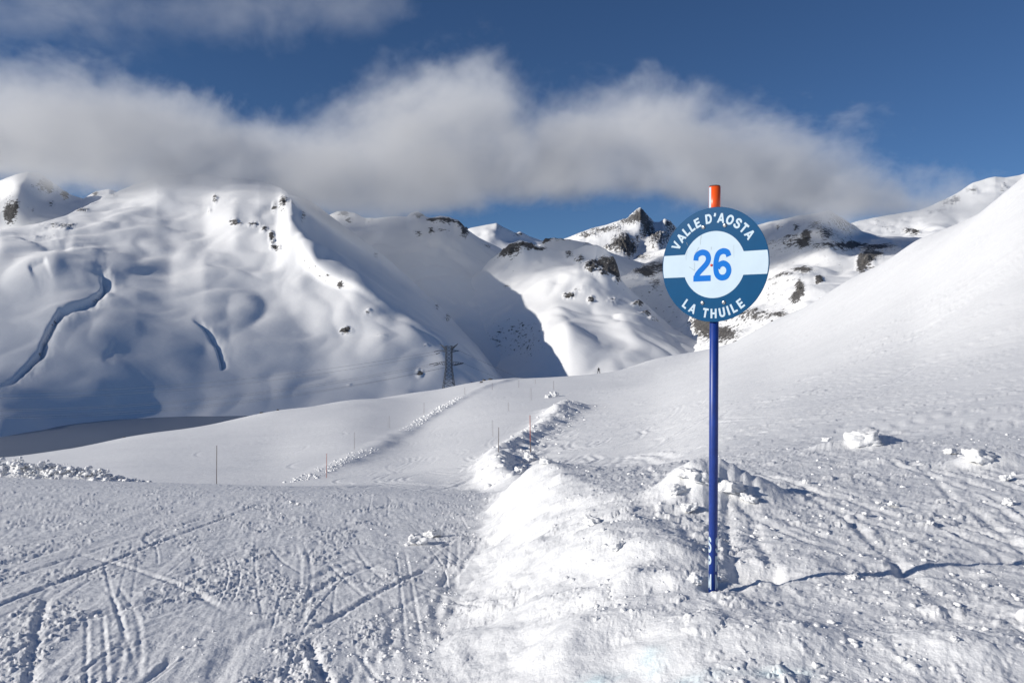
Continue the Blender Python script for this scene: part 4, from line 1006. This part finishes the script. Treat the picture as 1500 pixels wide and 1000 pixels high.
for i, (px, py, rx, rz, lab) in enumerate(CR):
    p = far_hit(px, py)
    if p is None: continue
    k = p.y / F * .78
    me = rough_mesh('rock_outcrop', 20 + i, 4, (1, .8, 1), .42, 1.6, blocky=.6)
    at = me.attributes.new('rock', 'FLOAT', 'POINT'); at.data.foreach_set('value', np.full(len(me.vertices), .62, np.float32))
    g_obj('rock_outcrop', me, M_mt, p + Vector((0, rz * k * .45, -rz * k * .25)), lab, 'crag', 'dark crags on the snow mountains', (0, R(12), i * .9), (rx * k, rx * k * .8, rz * k))

# ---- skier far down the run
p = crest(877); H = 1.75
skier = thing('person', p, 'tiny skier in dark clothes standing legs apart on the far skyline', 'person')
def skin_mesh(verts, edges, radii, sub=1):
    me = bpy.data.meshes.new('body'); me.from_pydata(verts, edges, []); o = bpy.data.objects.new('tmp', me); sc.collection.objects.link(o)
    md = o.modifiers.new('skin', 'SKIN'); 
    for sv, r_ in zip(me.skin_vertices[0].data, radii): sv.radius = (r_, r_)
    me.skin_vertices[0].data[0].use_root = True
    s2 = o.modifiers.new('sub', 'SUBSURF'); s2.levels = sub; s2.render_levels = sub
    d2 = bpy.context.evaluated_depsgraph_get(); r = bpy.data.meshes.new_from_object(o.evaluated_get(d2)); bpy.data.objects.remove(o); return r
bv = [(0, 0, .98), (0, .02, 1.2), (0, .02, 1.42), (0, 0, 1.52), (0, -.01, 1.64), (-.13, 0, .90), (-.26, -.06, .50), (-.36, .02, .08), (-.37, -.12, .04), (.13, 0, .90), (.24, -.08, .50), (.34, 0, .08), (.35, -.14, .04),
      (-.21, .02, 1.40), (-.34, -.04, 1.14), (-.30, -.24, 1.0), (.21, .02, 1.40), (.34, -.04, 1.14), (.30, -.24, 1.0)]
be = [(0, 1), (1, 2), (2, 3), (3, 4), (0, 5), (5, 6), (6, 7), (7, 8), (0, 9), (9, 10), (10, 11), (11, 12), (2, 13), (13, 14), (14, 15), (2, 16), (16, 17), (17, 18)]
br = [.17, .17, .18, .07, .11, .12, .085, .07, .06, .12, .085, .07, .06, .08, .06, .05, .08, .06, .05]
link('body', skin_mesh(bv, be, br, 2), M_cloth, skier)
bm = bmesh.new(); bmesh.ops.create_uvsphere(bm, u_segments=14, v_segments=10, radius=.14, matrix=Matrix.Translation((0, 0, 1.68)))
bm_obj('helmet', bm, M_dark, skier)
for sx_ in (-.36, .35):
    bm = bmesh.new(); bmesh.ops.create_cube(bm, size=1, matrix=Matrix.Translation((sx_, -.05, .015)) @ Matrix.Diagonal((.09, 1.7, .02, 1))); bm_obj('ski', bm, M_dark, skier)
    bm = bmesh.new(); beam(bm, (sx_ * .86, -.24, 1.02), (sx_ * 1.5, -.3, 0), .02); bm_obj('ski_pole', bm, M_dark, skier)

# ---- blocks and crumbs of snow
variants = [rough_mesh('snow_chunk', 50 + i, 4, (1, .8, .66), .46, 1.9, blocky=.75) for i in range(6)]
for v in variants: v.materials.append(M_chunk)
CH = [(611, 790, 15, 'rounded snow block lying on the run, left and larger of the pair'), (634, 781, 11, 'smaller snow block touching the rounded one on the run'), (597, 797, 4, 'little snow lump left of the pair of blocks on the run'),
      (566, 783, 3, 'little snow lump on the run behind the pair of blocks'), (1022, 848, 13, 'snow block against the left side of the sign pole'), (1057, 846, 10, 'smooth snow block against the right side of the sign pole'),
      (1212, 643, 6, 'small white snow lump left of the big snow mound'), (1268, 640, 22, 'large white snow mound on the far edge of the churned snow'), (1364, 765, 6, 'lone snow lump casting a small shadow, right of the ski tracks'),
      (1310, 738, 7, 'snow lump beside the long straight ski track'), (1440, 668, 20, 'broad snow block near the right edge of the photo'), (1395, 660, 9, 'snow block just left of the broad block at right'), (1478, 735, 8, 'snow lump at the right edge of the churned snow'),
      (1475, 700, 8, 'snow lump below the broad block at the right edge'), (1288, 736, 4, 'small snow lump beside the lump by the ski track'), (1182, 705, 6, 'snow lump behind the mound on the pole shadow side'), (1400, 935, 6, 'snow lump in the lower right corner'), (1250, 845, 7, 'snow lump beside the shadow of the pole'),
      (428, 735, 4, 'small lump on the flat run near the crest'), (437, 737, 3, 'smaller lump on the flat run near the crest'), (812, 577, 7, 'bright white snow heap at the end of the ploughed ridge'), (803, 580, 5, 'small snow heap left of the bright white one'),
      (432, 701, 3, 'tiny snow lump beyond the roll near the reddish stake'), (155, 690, 4, 'snow block standing up from the rubble wall at left'), (35, 686, 5, 'tallest snow block of the rubble wall at far left'), (1008, 692, 15, 'snow block on top of the mound just left of the pole'), (1028, 702, 18, 'big snow block in the mound touching the left of the pole'), (1070, 712, 20, 'big rounded snow block in the mound right of the pole'), (990, 718, 13, 'snow block at the left foot of the mound by the pole'), (1098, 730, 12, 'snow block at the right foot of the mound, in its shade'), (1010, 742, 12, 'snow block below the mound, left of the pole'), (778, 670, 11, 'snow block crowning the far tip of the snow bank'), (800, 676, 9, 'snow block just right of the far tip of the snow bank'), (762, 688, 9, 'snow block on the lit side just below the far tip of the bank'), (868, 762, 12, 'snow block bedded in the top of the snow bank, left of the mound'), (905, 800, 10, 'snow block half buried in the bank in front of the mound')]
for i, (px, py, sz, lab) in enumerate(CH):
    p = hit(px, py + sz * .5)
    if p is None: continue
    k = sz / F * p.y
    o = g_obj('snow_chunk', variants[i % 6], None, p + Vector((0, k * .4, k * .22)), lab, 'snow block', 'loose blocks of snow', (random.uniform(-.3, .3), random.uniform(-.3, .3), random.random() * 6), (k, k, k * .92))

def crumbs(name, P, Sz, sub, label, nvar=5, seed=1, flat=.75):
    """thousands of lumps in one mesh: P positions, Sz radii"""
    rr_ = np.random.RandomState(seed); bases = []
    for i in range(nvar):
        me = rough_mesh('tmp', 80 + i + seed, sub, (1, .8, flat), .6, 1.7, blocky=.5)
        v = np.array([q.co[:] for q in me.vertices]); f = np.array([q.vertices[:] for q in me.polygons]); bpy.data.meshes.remove(me); bases.append((v, f))
    VV = []; FF = []; off = 0; which = rr_.randint(0, nvar, len(P))
    for i in range(nvar):
        ix = np.nonzero(which == i)[0]; v, f = bases[i]
        a_ = rr_.rand(len(ix)) * 6.283; ca, sa = np.cos(a_), np.sin(a_); S = Sz[ix]
        el = rr_.uniform(.8, 1.3, len(ix))
        x = v[None, :, 0] * el[:, None]; y = v[None, :, 1]
        X_ = (x * ca[:, None] - y * sa[:, None]) * S[:, None] + P[ix, 0][:, None]
        Y_ = (x * sa[:, None] + y * ca[:, None]) * S[:, None] + P[ix, 1][:, None]
        Z_ = v[None, :, 2] * S[:, None] + P[ix, 2][:, None]
        VV.append(np.stack([X_, Y_, Z_], -1).reshape(-1, 3)); FF.append((f[None] + (np.arange(len(ix)) * len(v))[:, None, None] + off).reshape(-1, 3)); off += len(ix) * len(v)
    me = mesh_from(name, np.concatenate(VV), np.concatenate(FF))
    return link(name, me, M_chunk, kind='stuff', label=label)
rr2 = np.random.RandomState(11)
def on_ground(x, y, s_, sink=.25):
    return np.stack([x, y, ground(x, y, True, True) + s_ * sink], -1)
# churned plateau
n_ = 1500; y = 3.0 / (1 - rr2.rand(n_) * (1 - 3.0 / 14.5)); x = (-.02 + (.68 * y) * rr2.rand(n_))
cl = fbm(x, y, .8, 3, off=70); kp = cl > -.12 ; kp &= (x > .35) ; x = x[kp]; y = y[kp]
s_ = (.003 + .015 * rr2.rand(len(x)) ** 4) * (1 + .09 * (y - 3)) * 1.0
crumbs('snow_crumbs', on_ground(x, y, s_, .0), s_, 2, 'loose crumbs of snow over the churned ground by the sign', seed=3)
# run and foot of the bank
n_ = 2600; y = 3.2 / (1 - rr2.rand(n_) * (1 - 3.2 / 20)); q = rr2.rand(n_); x = np.where(q < .55, -.45 - .9 * rr2.rand(n_) ** 1.5, -.5 - .68 * y * rr2.rand(n_))
cl = fbm(x, y * .6, .9, 3, off=30); kp = (cl > .02) | (rr2.rand(n_) < .12); x = x[kp]; y = y[kp]
s_ = (.003 + .013 * rr2.rand(len(x)) ** 6) * (1 + .07 * (y - 3))
crumbs('snow_crumbs', on_ground(x, y, s_, .0), s_, 2, 'fine crumbs of snow scraped up across the run', seed=5)
# rubble wall on the crest at left
n_ = 800; t_ = rr2.rand(n_) ** .8; x = -21 + 8.7 * t_; y = 26.3 + rr2.randn(n_) * .35 + (x + 16) * -.02
hgt = .16 * sstep(1.0, .75, t_) ; s_ = .02 + .09 * rr2.rand(n_) ** 3
P = on_ground(x, y, s_, .1); P[:, 2] += rr2.rand(n_) * hgt * np.exp(-((y - 26.3) / .5) ** 2)
crumbs('snow_rubble', P, s_, 2, 'low wall of broken snow on the crest at far left', seed=7)
# rubble along far edge of the run and on the ploughed ridge
n_ = 460; y = np.where(rr2.rand(n_) < .6, 118 + 60 * rr2.rand(n_), 58 + 30 * rr2.rand(n_)); x = np.interp(y, *PL) - .6 - 2.2 * rr2.rand(n_) ** 1.3; s_ = .05 + .12 * rr2.rand(n_) ** 3
k_ = (y > 130); s_ = np.where(k_, s_ * 1.9, s_)
crumbs('snow_rubble', on_ground(x, y, s_, -.15), s_, 2, 'broken snow thrown along the left edge of the run', seed=9)
n_ = 600; y = 22 + 98 * rr2.rand(n_); x = np.interp(y, *BX) + .3 + (rr2.randn(n_) * .6 + .5) * (1 + y / 60); s_ = .04 + .16 * rr2.rand(n_) ** 3
crumbs('snow_rubble', on_ground(x, y, s_, -.15), s_, 2, 'broken snow on the ridge of ploughed snow', seed=13)
